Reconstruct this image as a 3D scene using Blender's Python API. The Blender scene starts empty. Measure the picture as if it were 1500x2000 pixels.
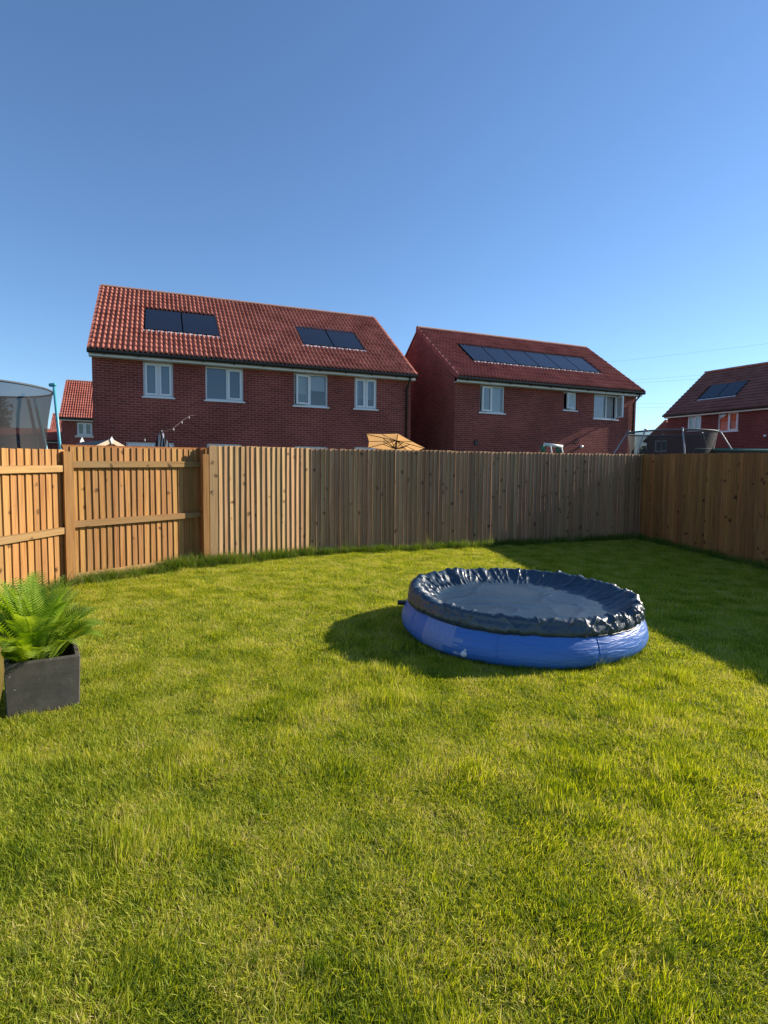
import bpy, math, random
import numpy as np
from mathutils import Matrix, Vector

R = math.radians
random.seed(7)
rng = np.random.default_rng(11)
sc = bpy.context.scene
COL = sc.collection

# ---------------------------------------------------------------- camera
F_PX, HORIZON, ROLL, CAM_H = 1100.0, 930.5, 0.0084, 1.389
pit = math.atan((1000 - HORIZON) / F_PX)
right0, fwd, up0 = Vector((1, 0, 0)), Vector((0, math.cos(pit), -math.sin(pit))), Vector((0, math.sin(pit), math.cos(pit)))
rgt = right0 * math.cos(ROLL) + up0 * math.sin(ROLL)
upv = -right0 * math.sin(ROLL) + up0 * math.cos(ROLL)
cam = bpy.data.cameras.new("camera")
cam.sensor_fit = 'VERTICAL'; cam.sensor_height = 24.0
cam.lens = 24.0 * F_PX / 2000.0
cam.clip_start = 0.05; cam.clip_end = 2000
co = bpy.data.objects.new("camera", cam); COL.objects.link(co)
m = Matrix((rgt, upv, -fwd)).transposed().to_4x4(); m.translation = (0, 0, CAM_H)
co.matrix_world = m
sc.camera = co

# ---------------------------------------------------------------- sky, sun, exposure
SUN_BEARING, SUN_ELEV = R(71.2), R(25.5)
w = bpy.data.worlds.new("World"); sc.world = w; w.use_nodes = True
nt = w.node_tree
bg = nt.nodes["Background"]
sky = nt.nodes.new("ShaderNodeTexSky"); sky.sky_type = 'NISHITA'; sky.sun_disc = False
sky.sun_elevation = SUN_ELEV; sky.sun_rotation = SUN_BEARING
sky.air_density = 1.0; sky.dust_density = 0.1; sky.ozone_density = 5.6; sky.altitude = 50
nt.links.new(sky.outputs[0], bg.inputs[0]); bg.inputs[1].default_value = 0.11
sun = bpy.data.lights.new("sun", 'SUN'); sun.energy = 5.0; sun.angle = R(0.55); sun.color = (1.0, 0.89, 0.74)
so = bpy.data.objects.new("sun", sun); COL.objects.link(so)
sdir = Vector((math.sin(SUN_BEARING) * math.cos(SUN_ELEV), math.cos(SUN_BEARING) * math.cos(SUN_ELEV), math.sin(SUN_ELEV)))
so.rotation_euler = sdir.to_track_quat('Z', 'Y').to_euler()
so.location = (20, 10, 20)
sc.view_settings.view_transform = 'Standard'; sc.view_settings.look = 'None'
sc.view_settings.gamma = 1.0; sc.view_settings.exposure = 0.78
sc.view_settings.use_curve_mapping = False
sc.cycles.max_bounces = 6; sc.cycles.transparent_max_bounces = 16
sc.cycles.use_denoising = True

# ---------------------------------------------------------------- helpers
class MB:
    """collects faces, built as one mesh object"""
    def __init__(s): s.v = []; s.f = []
    def add(s, vs, fs):
        o = len(s.v); s.v += [tuple(p) for p in vs]; s.f += [tuple(i + o for i in f) for f in fs]; return s
    def box(s, x0, x1, y0, y1, z0, z1):
        return s.add([(x0,y0,z0),(x1,y0,z0),(x1,y1,z0),(x0,y1,z0),(x0,y0,z1),(x1,y0,z1),(x1,y1,z1),(x0,y1,z1)],
                     [(0,3,2,1),(4,5,6,7),(0,1,5,4),(1,2,6,5),(2,3,7,6),(3,0,4,7)])
    def quad(s, a, b, c, d): return s.add([a, b, c, d], [(0, 1, 2, 3)])
    def tube(s, pts, r, n=8, cap=True):
        pts = [Vector(p) for p in pts]; k = len(pts)
        rr = r if isinstance(r, (list, tuple)) else [r] * k
        t0 = (pts[1] - pts[0]).normalized()
        a = Vector((0, 0, 1)) if abs(t0.z) < .9 else Vector((1, 0, 0))
        u = t0.cross(a).normalized()
        vs = []
        for i, p in enumerate(pts):
            t = (pts[min(i + 1, k - 1)] - pts[max(i - 1, 0)]).normalized()
            u = (u - t * u.dot(t)).normalized(); vv = t.cross(u)
            for j in range(n):
                an = 2 * math.pi * j / n
                vs.append(p + (u * math.cos(an) + vv * math.sin(an)) * rr[i])
        fs = [(i*n+j, i*n+(j+1) % n, (i+1)*n+(j+1) % n, (i+1)*n+j) for i in range(k-1) for j in range(n)]
        if cap: fs += [tuple(range(n-1, -1, -1)), tuple((k-1)*n + j for j in range(n))]
        return s.add(vs, fs)
    def lathe(s, prof, n=32, c=(0, 0, 0)):
        vs = [(c[0]+r*math.cos(2*math.pi*j/n), c[1]+r*math.sin(2*math.pi*j/n), c[2]+z) for r, z in prof for j in range(n)]
        k = len(prof)
        return s.add(vs, [(i*n+j, i*n+(j+1) % n, (i+1)*n+(j+1) % n, (i+1)*n+j) for i in range(k-1) for j in range(n)])
    def mesh(s, name, mat, smooth=False):
        me = bpy.data.meshes.new(name); me.from_pydata(s.v, [], s.f); me.update()
        if mat: me.materials.append(mat)
        if smooth: me.polygons.foreach_set('use_smooth', [True] * len(me.polygons))
        return me
    def build(s, name, mat, parent=None, smooth=False):
        return link(name, s.mesh(name, mat, smooth), parent)

def link(name, me, parent=None, loc=None, rot=None):
    o = bpy.data.objects.new(name, me); COL.objects.link(o)
    if parent: o.parent = parent
    if loc: o.location = loc
    if rot: o.rotation_euler = rot
    return o
def tag(o, label=None, cat=None, group=None, kind=None):
    if label: o["label"] = label
    if cat: o["category"] = cat
    if group: o["group"] = group
    if kind: o["kind"] = kind
    return o
def thing(name, label, cat, loc=(0, 0, 0), rz=0, group=None):
    o = bpy.data.objects.new(name, None); COL.objects.link(o); o.empty_display_size = .2
    o.location = loc; o.rotation_euler = (0, 0, rz)
    return tag(o, label, cat, group)

def vnoise(x, y, seed=0):
    """smooth value noise, numpy arrays"""
    x = np.asarray(x, float); y = np.asarray(y, float)
    xi = np.floor(x).astype(np.int64); yi = np.floor(y).astype(np.int64)
    fx = x - xi; fy = y - yi; fx = fx*fx*(3-2*fx); fy = fy*fy*(3-2*fy)
    def h(a, b):
        n = (a * 374761393 + b * 668265263 + seed * 974711) & 0x7fffffff
        n = ((n ^ (n >> 13)) * 1274126177) & 0x7fffffff
        return ((n ^ (n >> 16)) & 0xffff) / 65535.0
    return (h(xi, yi)*(1-fx)+h(xi+1, yi)*fx)*(1-fy) + (h(xi, yi+1)*(1-fx)+h(xi+1, yi+1)*fx)*fy

# ---------------------------------------------------------------- materials
def new_mat(name):
    mt = bpy.data.materials.new(name); mt.use_nodes = True
    t = mt.node_tree; return mt, t, t.nodes, t.links, t.nodes["Principled BSDF"]
def simple(name, col, rough=.6, metal=0.0, noise=.0, nscale=8.0, bump=0.0, bscale=40., spec=.5):
    mt, t, n, l, b = new_mat(name)
    b.inputs["Roughness"].default_value = rough; b.inputs["Metallic"].default_value = metal
    b.inputs["Specular IOR Level"].default_value = spec
    b.inputs["Base Color"].default_value = (*col, 1)
    tc = n.new("ShaderNodeTexCoord")
    if noise:
        nz = n.new("ShaderNodeTexNoise"); nz.inputs["Scale"].default_value = nscale; nz.inputs["Detail"].default_value = 5
        l.new(tc.outputs["Object"], nz.inputs["Vector"])
        mx = n.new("ShaderNodeMixRGB"); mx.blend_type = 'MIX'
        mx.inputs[1].default_value = (*[c*(1-noise) for c in col], 1); mx.inputs[2].default_value = (*[min(1, c*(1+noise)) for c in col], 1)
        l.new(nz.outputs["Fac"], mx.inputs[0]); l.new(mx.outputs[0], b.inputs["Base Color"])
    if bump:
        nb = n.new("ShaderNodeTexNoise"); nb.inputs["Scale"].default_value = bscale; nb.inputs["Detail"].default_value = 4
        l.new(tc.outputs["Object"], nb.inputs["Vector"])
        bp = n.new("ShaderNodeBump"); bp.inputs["Strength"].default_value = bump; bp.inputs["Distance"].default_value = .01
        l.new(nb.outputs["Fac"], bp.inputs["Height"]); l.new(bp.outputs[0], b.inputs["Normal"])
    return mt

def brick_mat(name, axis, c1, c2, mortar):
    mt, t, n, l, b = new_mat(name)
    tc = n.new("ShaderNodeTexCoord"); sp = n.new("ShaderNodeSeparateXYZ"); cb = n.new("ShaderNodeCombineXYZ")
    l.new(tc.outputs["Object"], sp.inputs[0])
    l.new(sp.outputs[axis], cb.inputs[0]); l.new(sp.outputs[2], cb.inputs[1])
    br = n.new("ShaderNodeTexBrick"); br.offset = .5
    br.inputs["Scale"].default_value = 1.0; br.inputs["Brick Width"].default_value = .225; br.inputs["Row Height"].default_value = .075
    br.inputs["Mortar Size"].default_value = .0068; br.inputs["Mortar Smooth"].default_value = .2; br.inputs["Bias"].default_value = -.1
    br.inputs["Color1"].default_value = (*c1, 1); br.inputs["Color2"].default_value = (*c2, 1); br.inputs["Mortar"].default_value = (*mortar, 1)
    l.new(cb.outputs[0], br.inputs["Vector"])
    nz = n.new("ShaderNodeTexNoise"); nz.inputs["Scale"].default_value = .7; nz.inputs["Detail"].default_value = 6
    l.new(tc.outputs["Object"], nz.inputs["Vector"])
    rm = n.new("ShaderNodeMapRange"); rm.inputs[1].default_value = .3; rm.inputs[2].default_value = .7; rm.inputs[3].default_value = .78; rm.inputs[4].default_value = 1.22
    l.new(nz.outputs["Fac"], rm.inputs[0])
    hs = n.new("ShaderNodeHueSaturation"); l.new(br.outputs["Color"], hs.inputs["Color"]); l.new(rm.outputs[0], hs.inputs["Value"])
    l.new(hs.outputs[0], b.inputs["Base Color"]); b.inputs["Roughness"].default_value = .9; b.inputs["Specular IOR Level"].default_value = .2
    bp = n.new("ShaderNodeBump"); bp.invert = True; bp.inputs["Strength"].default_value = .8; bp.inputs["Distance"].default_value = .008
    l.new(br.outputs["Fac"], bp.inputs["Height"]); l.new(bp.outputs[0], b.inputs["Normal"])
    return mt

def tile_mat(name, ca, cb_):
    mt, t, n, l, b = new_mat(name)
    g = n.new("ShaderNodeNewGeometry")
    nz = n.new("ShaderNodeTexNoise"); nz.inputs["Scale"].default_value = 1.6; nz.inputs["Detail"].default_value = 7; nz.inputs["Roughness"].default_value = .7
    l.new(g.outputs["Position"], nz.inputs["Vector"])
    cr = n.new("ShaderNodeValToRGB"); cr.color_ramp.elements[0].position = .36; cr.color_ramp.elements[1].position = .62
    cr.color_ramp.elements[0].color = (*ca, 1); cr.color_ramp.elements[1].color = (*cb_, 1)
    l.new(nz.outputs["Fac"], cr.inputs[0]); l.new(cr.outputs[0], b.inputs["Base Color"])
    b.inputs["Roughness"].default_value = .9; b.inputs["Specular IOR Level"].default_value = .2
    nb = n.new("ShaderNodeTexNoise"); nb.inputs["Scale"].default_value = 60
    l.new(g.outputs["Position"], nb.inputs["Vector"])
    bp = n.new("ShaderNodeBump"); bp.inputs["Strength"].default_value = .15; bp.inputs["Distance"].default_value = .01
    l.new(nb.outputs["Fac"], bp.inputs["Height"]); l.new(bp.outputs[0], b.inputs["Normal"])
    return mt

def wood_mat(name, light, mid, dark, grey, greyamt, axis=2):
    """sawn softwood: grain streaks along `axis`, knots, per-board tint"""
    mt, t, n, l, b = new_mat(name)
    tc = n.new("ShaderNodeTexCoord"); oi = n.new("ShaderNodeObjectInfo")
    add = n.new("ShaderNodeVectorMath"); add.operation = 'MULTIPLY_ADD'
    cx = n.new("ShaderNodeCombineXYZ")
    for i in range(3): l.new(oi.outputs["Random"], cx.inputs[i])
    add.inputs[1].default_value = (37, 53, 71)
    l.new(cx.outputs[0], add.inputs[0]); l.new(tc.outputs["Object"], add.inputs[2])
    def mapped(sx, sl):
        mp = n.new("ShaderNodeMapping"); s = [sx] * 3; s[axis] = sl; mp.inputs["Scale"].default_value = s
        l.new(add.outputs[0], mp.inputs["Vector"]); return mp
    g1 = n.new("ShaderNodeTexNoise"); g1.inputs["Scale"].default_value = 1; g1.inputs["Detail"].default_value = 6; g1.inputs["Roughness"].default_value = .65; g1.inputs["Distortion"].default_value = .4
    l.new(mapped(55, 1.8).outputs[0], g1.inputs["Vector"])
    g2 = n.new("ShaderNodeTexNoise"); g2.inputs["Scale"].default_value = 1; g2.inputs["Detail"].default_value = 3
    l.new(mapped(7, 1.1).outputs[0], g2.inputs["Vector"])
    cr = n.new("ShaderNodeValToRGB"); e = cr.color_ramp.elements
    e[0].position = .3; e[0].color = (*dark, 1); e[1].position = .72; e[1].color = (*light, 1)
    e2 = e.new(.5); e2.color = (*mid, 1)
    l.new(g1.outputs["Fac"], cr.inputs[0])
    mixg = n.new("ShaderNodeMixRGB"); mixg.inputs[2].default_value = (*grey, 1)
    mr = n.new("ShaderNodeMapRange"); mr.inputs[1].default_value = .35; mr.inputs[2].default_value = .7; mr.inputs[3].default_value = 0; mr.inputs[4].default_value = greyamt
    l.new(g2.outputs["Fac"], mr.inputs[0]); l.new(mr.outputs[0], mixg.inputs[0]); l.new(cr.outputs[0], mixg.inputs[1])
    # knots
    vo = n.new("ShaderNodeTexVoronoi"); vo.inputs["Scale"].default_value = 1; vo.inputs["Randomness"].default_value = 1
    dn_ = n.new("ShaderNodeTexNoise"); dn_.inputs["Scale"].default_value = 14; l.new(add.outputs[0], dn_.inputs["Vector"])
    dm = n.new("ShaderNodeVectorMath"); dm.operation = 'MULTIPLY_ADD'; dm.inputs[1].default_value = (.5, .5, .5)
    l.new(dn_.outputs["Color"], dm.inputs[0]); l.new(mapped(5.2, 5.6).outputs[0], dm.inputs[2]); l.new(dm.outputs[0], vo.inputs["Vector"])
    sc_ = n.new("ShaderNodeSeparateColor"); l.new(vo.outputs["Color"], sc_.inputs[0])
    gt_ = n.new("ShaderNodeMath"); gt_.operation = 'GREATER_THAN'; gt_.inputs[1].default_value = .38; l.new(sc_.outputs[0], gt_.inputs[0])
    km = n.new("ShaderNodeMath"); km.operation = 'MULTIPLY'; l.new(gt_.outputs[0], km.inputs[0])
    kr = n.new("ShaderNodeMapRange"); kr.inputs[1].default_value = .09; kr.inputs[2].default_value = .23; kr.inputs[3].default_value = .9; kr.inputs[4].default_value = 0.0
    l.new(vo.outputs["Distance"], kr.inputs[0])
    mk = n.new("ShaderNodeMixRGB"); mk.inputs[2].default_value = (*[c*.32 for c in dark], 1)
    l.new(kr.outputs[0], km.inputs[1]); l.new(km.outputs[0], mk.inputs[0]); l.new(mixg.outputs[0], mk.inputs[1])
    hs = n.new("ShaderNodeHueSaturation"); l.new(mk.outputs[0], hs.inputs["Color"])
    vr = n.new("ShaderNodeMapRange"); vr.inputs[3].default_value = .74; vr.inputs[4].default_value = 1.16
    l.new(oi.outputs["Random"], vr.inputs[0]); l.new(vr.outputs[0], hs.inputs["Value"])
    fr = n.new("ShaderNodeMath"); fr.operation = 'FRACT'; mu = n.new("ShaderNodeMath"); mu.operation = 'MULTIPLY'; mu.inputs[1].default_value = 13.7
    l.new(oi.outputs["Random"], mu.inputs[0]); l.new(mu.outputs[0], fr.inputs[0])
    hr = n.new("ShaderNodeMapRange"); hr.inputs[3].default_value = .494; hr.inputs[4].default_value = .508
    l.new(fr.outputs[0], hr.inputs[0]); l.new(hr.outputs[0], hs.inputs["Hue"])
    l.new(hs.outputs[0], b.inputs["Base Color"])
    b.inputs["Roughness"].default_value = .8; b.inputs["Specular IOR Level"].default_value = .25
    bp = n.new("ShaderNodeBump"); bp.inputs["Strength"].default_value = .5; bp.inputs["Distance"].default_value = .004
    l.new(g1.outputs["Fac"], bp.inputs["Height"]); l.new(bp.outputs[0], b.inputs["Normal"])
    return mt

def leaf_mat(name, ramp, transl=.45, attr="tint", patch=None, rough=.55):
    """blade or leaf: colour from a per-blade tint and slow ground patches, part of the light passes through"""
    mt, t, n, l, b = new_mat(name)
    at = n.new("ShaderNodeAttribute"); at.attribute_name = attr
    val = at.outputs["Fac"]
    if patch:
        g = n.new("ShaderNodeNewGeometry")
        nz = n.new("ShaderNodeTexNoise"); nz.inputs["Scale"].default_value = patch[0]; nz.inputs["Detail"].default_value = 4
        l.new(g.outputs["Position"], nz.inputs["Vector"])
        mr = n.new("ShaderNodeMapRange"); mr.inputs[1].default_value = .3; mr.inputs[2].default_value = .7; mr.inputs[3].default_value = -patch[1]; mr.inputs[4].default_value = patch[1]
        l.new(nz.outputs["Fac"], mr.inputs[0])
        ad = n.new("ShaderNodeMath"); ad.operation = 'ADD'; ad.use_clamp = True
        l.new(val, ad.inputs[0]); l.new(mr.outputs[0], ad.inputs[1]); val = ad.outputs[0]
    cr = n.new("ShaderNodeValToRGB"); e = cr.color_ramp.elements
    e[0].position, e[0].color = ramp[0][0], (*ramp[0][1], 1); e[1].position, e[1].color = ramp[-1][0], (*ramp[-1][1], 1)
    for p, c in ramp[1:-1]: x = e.new(p); x.color = (*c, 1)
    l.new(val, cr.inputs[0]); l.new(cr.outputs[0], b.inputs["Base Color"])
    b.inputs["Roughness"].default_value = rough; b.inputs["Specular IOR Level"].default_value = .35
    tr = n.new("ShaderNodeBsdfTranslucent"); mx = n.new("ShaderNodeMixShader"); mx.inputs[0].default_value = transl
    hs = n.new("ShaderNodeHueSaturation"); hs.inputs["Hue"].default_value = .485; hs.inputs["Saturation"].default_value = 1.1; hs.inputs["Value"].default_value = 1.25
    l.new(cr.outputs[0], hs.inputs["Color"]); l.new(hs.outputs[0], tr.inputs[0])
    out = n["Material Output"]; l.new(b.outputs[0], mx.inputs[1]); l.new(tr.outputs[0], mx.inputs[2]); l.new(mx.outputs[0], out.inputs[0])
    return mt

def glass_mat(name, tint=(1, 1, 1)):
    mt, t, n, l, b = new_mat(name)
    n.remove(b)
    fr = n.new("ShaderNodeFresnel"); fr.inputs[0].default_value = 2.1
    tr = n.new("ShaderNodeBsdfTransparent"); tr.inputs[0].default_value = (*tint, 1)
    gl = n.new("ShaderNodeBsdfGlossy"); gl.inputs["Roughness"].default_value = .015
    mx = n.new("ShaderNodeMixShader"); l.new(fr.outputs[0], mx.inputs[0]); l.new(tr.outputs[0], mx.inputs[1]); l.new(gl.outputs[0], mx.inputs[2])
    l.new(mx.outputs[0], n["Material Output"].inputs[0]); return mt
def net_mat(name, col, cover):
    mt, t, n, l, b = new_mat(name)
    b.inputs["Base Color"].default_value = (*col, 1); b.inputs["Roughness"].default_value = .7
    tr = n.new("ShaderNodeBsdfTransparent"); mx = n.new("ShaderNodeMixShader"); mx.inputs[0].default_value = cover
    l.new(tr.outputs[0], mx.inputs[1]); l.new(b.outputs[0], mx.inputs[2]); l.new(mx.outputs[0], n["Material Output"].inputs[0]); return mt

BR1, BR2, MO = (.185, .040, .032), (.275, .064, .050), (.37, .19, .155)
M = dict(
    brick_x=brick_mat("brick_front", 0, BR1, BR2, MO), brick_y=brick_mat("brick_side", 1, BR1, BR2, MO),
    brick3_x=brick_mat("brick_shaded_front", 0, (.15, .032, .028), (.21, .046, .040), (.27, .14, .12)),  # darker copy of the brick: this house's shade is in the colour
    brick3_y=brick_mat("brick_shaded_side", 1, (.15, .032, .028), (.21, .046, .040), (.27, .14, .12)),
    tile=tile_mat("red_tile", (.31, .095, .066), (.52, .19, .135)),
    tile2=tile_mat("dark_red_tile", (.24, .066, .052), (.38, .12, .095)),
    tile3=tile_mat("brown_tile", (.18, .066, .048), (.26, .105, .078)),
    tile4=tile_mat("bright_red_tile", (.36, .10, .07), (.52, .18, .13)),
    ridge=simple("ridge_clay", (.36, .2, .15), .85, noise=.25),
    upvc=simple("white_plastic", (.72, .73, .74), .35, noise=.04, nscale=3),
    cream=simple("cream_trim", (.62, .57, .47), .6, noise=.06),
    black=simple("black_plastic", (.012, .012, .013), .4),
    panel=simple("solar_glass", (.010, .011, .018), .2, spec=.42),
    panel_frame=simple("panel_frame", (.006, .006, .008), .9, spec=.1),
    lead=simple("flashing_lead", (.50, .49, .48), .6, noise=.2),
    glass=glass_mat("window_glass"),
    pale_refl=simple("pale_reflection_pane", (.50, .58, .62), .25, noise=.25, nscale=4),  # pale reflection on the open pane, painted as an opaque colour
    room=simple("painted_dim_room", (.05, .045, .04), .9, noise=.4, nscale=2),
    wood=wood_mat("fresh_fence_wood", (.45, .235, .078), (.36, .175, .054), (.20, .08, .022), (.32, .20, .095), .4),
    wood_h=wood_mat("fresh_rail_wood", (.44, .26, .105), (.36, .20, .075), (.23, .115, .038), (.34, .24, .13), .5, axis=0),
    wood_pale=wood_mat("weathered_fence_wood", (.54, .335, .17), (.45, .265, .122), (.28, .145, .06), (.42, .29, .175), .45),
    wood_shaded=wood_mat("shade_toned_fence_wood", (.50, .285, .155), (.39, .21, .108), (.21, .10, .045), (.40, .275, .175), .5),  # back run's wood toned down in colour because it stands in shade
    wood_shade_dark=wood_mat("shade_darkened_fence_wood", (.42, .175, .05), (.30, .115, .03), (.13, .046, .013), (.30, .155, .065), .35),  # fence wood with shade put into its colour
    soil=simple("shadow_dark_soil", (.06, .062, .016), 1.0, noise=.4, nscale=14, bump=.6, bscale=60, spec=.05),  # kept dark so gaps between blades read as shadow
    earth=simple("garden_earth", (.07, .09, .025), .95, noise=.35, nscale=1.5),
    vinyl=None,
)

# ---------------------------------------------------------------- ground
def gz(y): return .03 * (min(max(y, -3), 12.6) - 8.6)
xs = [-500, -60, -12, 0, 12, 60, 500]; ys = [-500, -3, 1, 5, 9, 12.6, 60, 700]
g = MB()
g.v = [(x, y, gz(y) - .004) for y in ys for x in xs]
g.f = [(j*7+i, j*7+i+1, (j+1)*7+i+1, (j+1)*7+i) for j in range(len(ys)-1) for i in range(6)]
tag(g.build("ground", M['earth']), "flat green ground beyond and under the gardens", kind="structure")

# fence lines in plan (garden side)
POST = (-4.10, 7.20); LB_END = (-2.50, 9.11)
LL_END = (-4.62, 4.2)
LS0, BEND, CORNER = (-2.56, 8.68), (-1.26, 9.67), (5.47, 12.03)
RF1 = (7.36, -1.0)
poly = [(-5.6, -.6), (-4.85, 3.2), LL_END, POST, LB_END, LS0, BEND, CORNER, RF1, (6.5, -1.2)]
lw = MB()
NX, NY = 60, 60
def inside(x, y, pg):
    c = np.zeros_like(x, bool); j = len(pg) - 1
    for i in range(len(pg)):
        xi, yi = pg[i]; xj, yj = pg[j]
        cond = ((yi > y) != (yj > y)) & (x < (xj - xi) * (y - yi) / (yj - yi + 1e-12) + xi)
        c ^= cond; j = i
    return c
lawn = MB(); lawn.add([(x, y, gz(y)) for x, y in poly], [tuple(range(len(poly)))])
tag(lawn.build("lawn", M['soil']), "back garden lawn inside the wooden fence", kind="structure")

# ---------------------------------------------------------------- houses
def tile_mesh(name, mat, gauge, wave=.031, rolls=2, flat=False):
    """interlocking tile 0.30 m wide: two rolls, raised lower edge with a lip; origin at lower left, y up the slope"""
    n = 6 * rolls; b = MB(); W = .298
    def h(x): return 0.0 if flat else wave * (1 - math.cos(2 * math.pi * rolls * x / .30)) 
    for yy, dz in ((0, .050), (gauge + .05, .002)):
        for i in range(n + 1):
            x = W * i / n; b.v.append((x, yy, dz + h(x)))
    for i in range(n + 1):
        x = W * i / n; b.v.append((x, .004, h(x) + .002))
    k = n + 1
    b.f += [(i, i+1, k+i+1, k+i) for i in range(n)] + [(2*k+i, 2*k+i+1, i+1, i) for i in range(n)]
    return b.mesh(name, mat, not flat)

def wall_panel(L0, L1, z0, z1, y, thick, holes):
    """front wall with rectangular openings and their reveals; holes (x0,x1,z0,z1)"""
    b = MB()
    xs = sorted({L0, L1, *[h[0] for h in holes], *[h[1] for h in holes]})
    zs = sorted({z0, z1, *[max(z0, h[2]) for h in holes], *[min(z1, h[3]) for h in holes]})
    for i in range(len(xs)-1):
        for j in range(len(zs)-1):
            cx, cz = (xs[i]+xs[i+1])/2, (zs[j]+zs[j+1])/2
            if any(h[0] < cx < h[1] and h[2] < cz < h[3] for h in holes): continue
            b.quad((xs[i], y, zs[j]), (xs[i+1], y, zs[j]), (xs[i+1], y, zs[j+1]), (xs[i], y, zs[j+1]))
    for x0, x1, a, c in holes:
        b.quad((x0, y, a), (x0, y, c), (x0, y+thick, c), (x0, y+thick, a)); b.quad((x1, y, c), (x1, y, a), (x1, y+thick, a), (x1, y+thick, c))
        b.quad((x0, y, c), (x1, y, c), (x1, y+thick, c), (x0, y+thick, c)); b.quad((x1, y, a), (x0, y, a), (x0, y+thick, a), (x1, y+thick, a))
    return b

def frame(b, x0, x1, z0, z1, w_, y0, y1):
    b.box(x0, x1, y0, y1, z0, z0+w_); b.box(x0, x1, y0, y1, z1-w_, z1)
    b.box(x0, x0+w_, y0, y1, z0+w_, z1-w_); b.box(x1-w_, x1, y0, y1, z0+w_, z1-w_)
    return b

BLIND_REFL = {}
def blind_reflection_mat(col):
    k = tuple(col)
    if k not in BLIND_REFL: BLIND_REFL[k] = simple("blind_and_reflection_%02d" % len(BLIND_REFL), col, .8, noise=.12, nscale=5)
    return BLIND_REFL[k]

def window(house, yw, x0, x1, z0, z1, lights, sill=True, label=None, stone=False):
    """lights: list of (fraction width, kind, open angle, blinds) with kind 'sash' or 'fixed'; blinds = [(z frac0, z frac1, colour)], some painted as sky reflection"""
    y0 = yw + .05
    b = frame(MB(), x0, x1, z0, z1, .05, y0, y0+.07)
    tot = x1 - x0 - .10; cur = x0 + .05; spans = []
    for i, (fr, kind, ang, bl, *_) in enumerate(lights):
        nx = cur + tot * fr; spans.append((cur, nx))
        if i < len(lights)-1: b.box(nx-.025, nx+.025, y0+.002, y0+.068, z0+.05, z1-.05)
        cur = nx
    wo = b.build("window", M['upvc'], house)
    if label: wo["label"] = label
    for i, ((a, c), (fr, kind, ang, bl, *fg)) in enumerate(zip(spans, lights)):
        gm_ = M['pale_refl'] if fg else M['glass']
        a2 = a + (.025 if i > 0 else 0) + .003; c2 = c - (.025 if i < len(lights)-1 else 0) - .003
        zz0, zz1 = z0 + .053, z1 - .053
        if kind == 'fixed':
            MB().quad((a2, y0+.03, zz0), (c2, y0+.03, zz0), (c2, y0+.03, zz1), (a2, y0+.03, zz1)).build("pane", M['glass'], wo)
        else:
            wd = c2 - a2; sw = .058
            sb = frame(MB(), 0, wd, 0, zz1-zz0, sw, -.028, .03)
            # hinge on the outer side
            left = (i == 0 and len(lights) > 1) or ang < 0
            s = sb.build("sash", M['upvc'], wo)
            p = MB().quad((sw, 0, sw), (wd-sw, 0, sw), (wd-sw, 0, zz1-zz0-sw), (sw, 0, zz1-zz0-sw)).build("pane", gm_, wo)
            for o in (s, p):
                if ang > 0:   # hinged at the right jamb, free edge swings outwards
                    o.matrix_local = Matrix.Translation((c2, y0, zz0)) @ Matrix.Rotation(R(ang), 4, 'Z') @ Matrix.Translation((-wd, 0, 0))
                elif ang < 0:
                    o.matrix_local = Matrix.Translation((a2, y0, zz0)) @ Matrix.Rotation(R(ang), 4, 'Z')
                else: o.location = (a2, y0, zz0)
        for f0, f1, col in bl:
            h_ = zz1 - zz0
            MB().box(a2+.01, c2-.01, y0+.14, y0+.15, zz0+f0*h_, zz0+f1*h_).build("blind_and_reflection", blind_reflection_mat(col), wo)
    if sill:
        if stone: MB().box(x0-.12, x1+.12, yw-.06, yw+.05, z0-.14, z0-.003).build("sill", M['cream'], wo)
        else: MB().box(x0-.05, x1+.05, yw-.045, yw+.055, z0-.045, z0-.002).build("sill", M['upvc'], wo)
    # dark sheet: the unlit room behind is put into its colour
    MB().box(x0-.2, x1+.2, yw+.7, yw+.72, z0-.3, z1+.1).build("dark_backing", M['room'], wo)
    return wo

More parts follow.
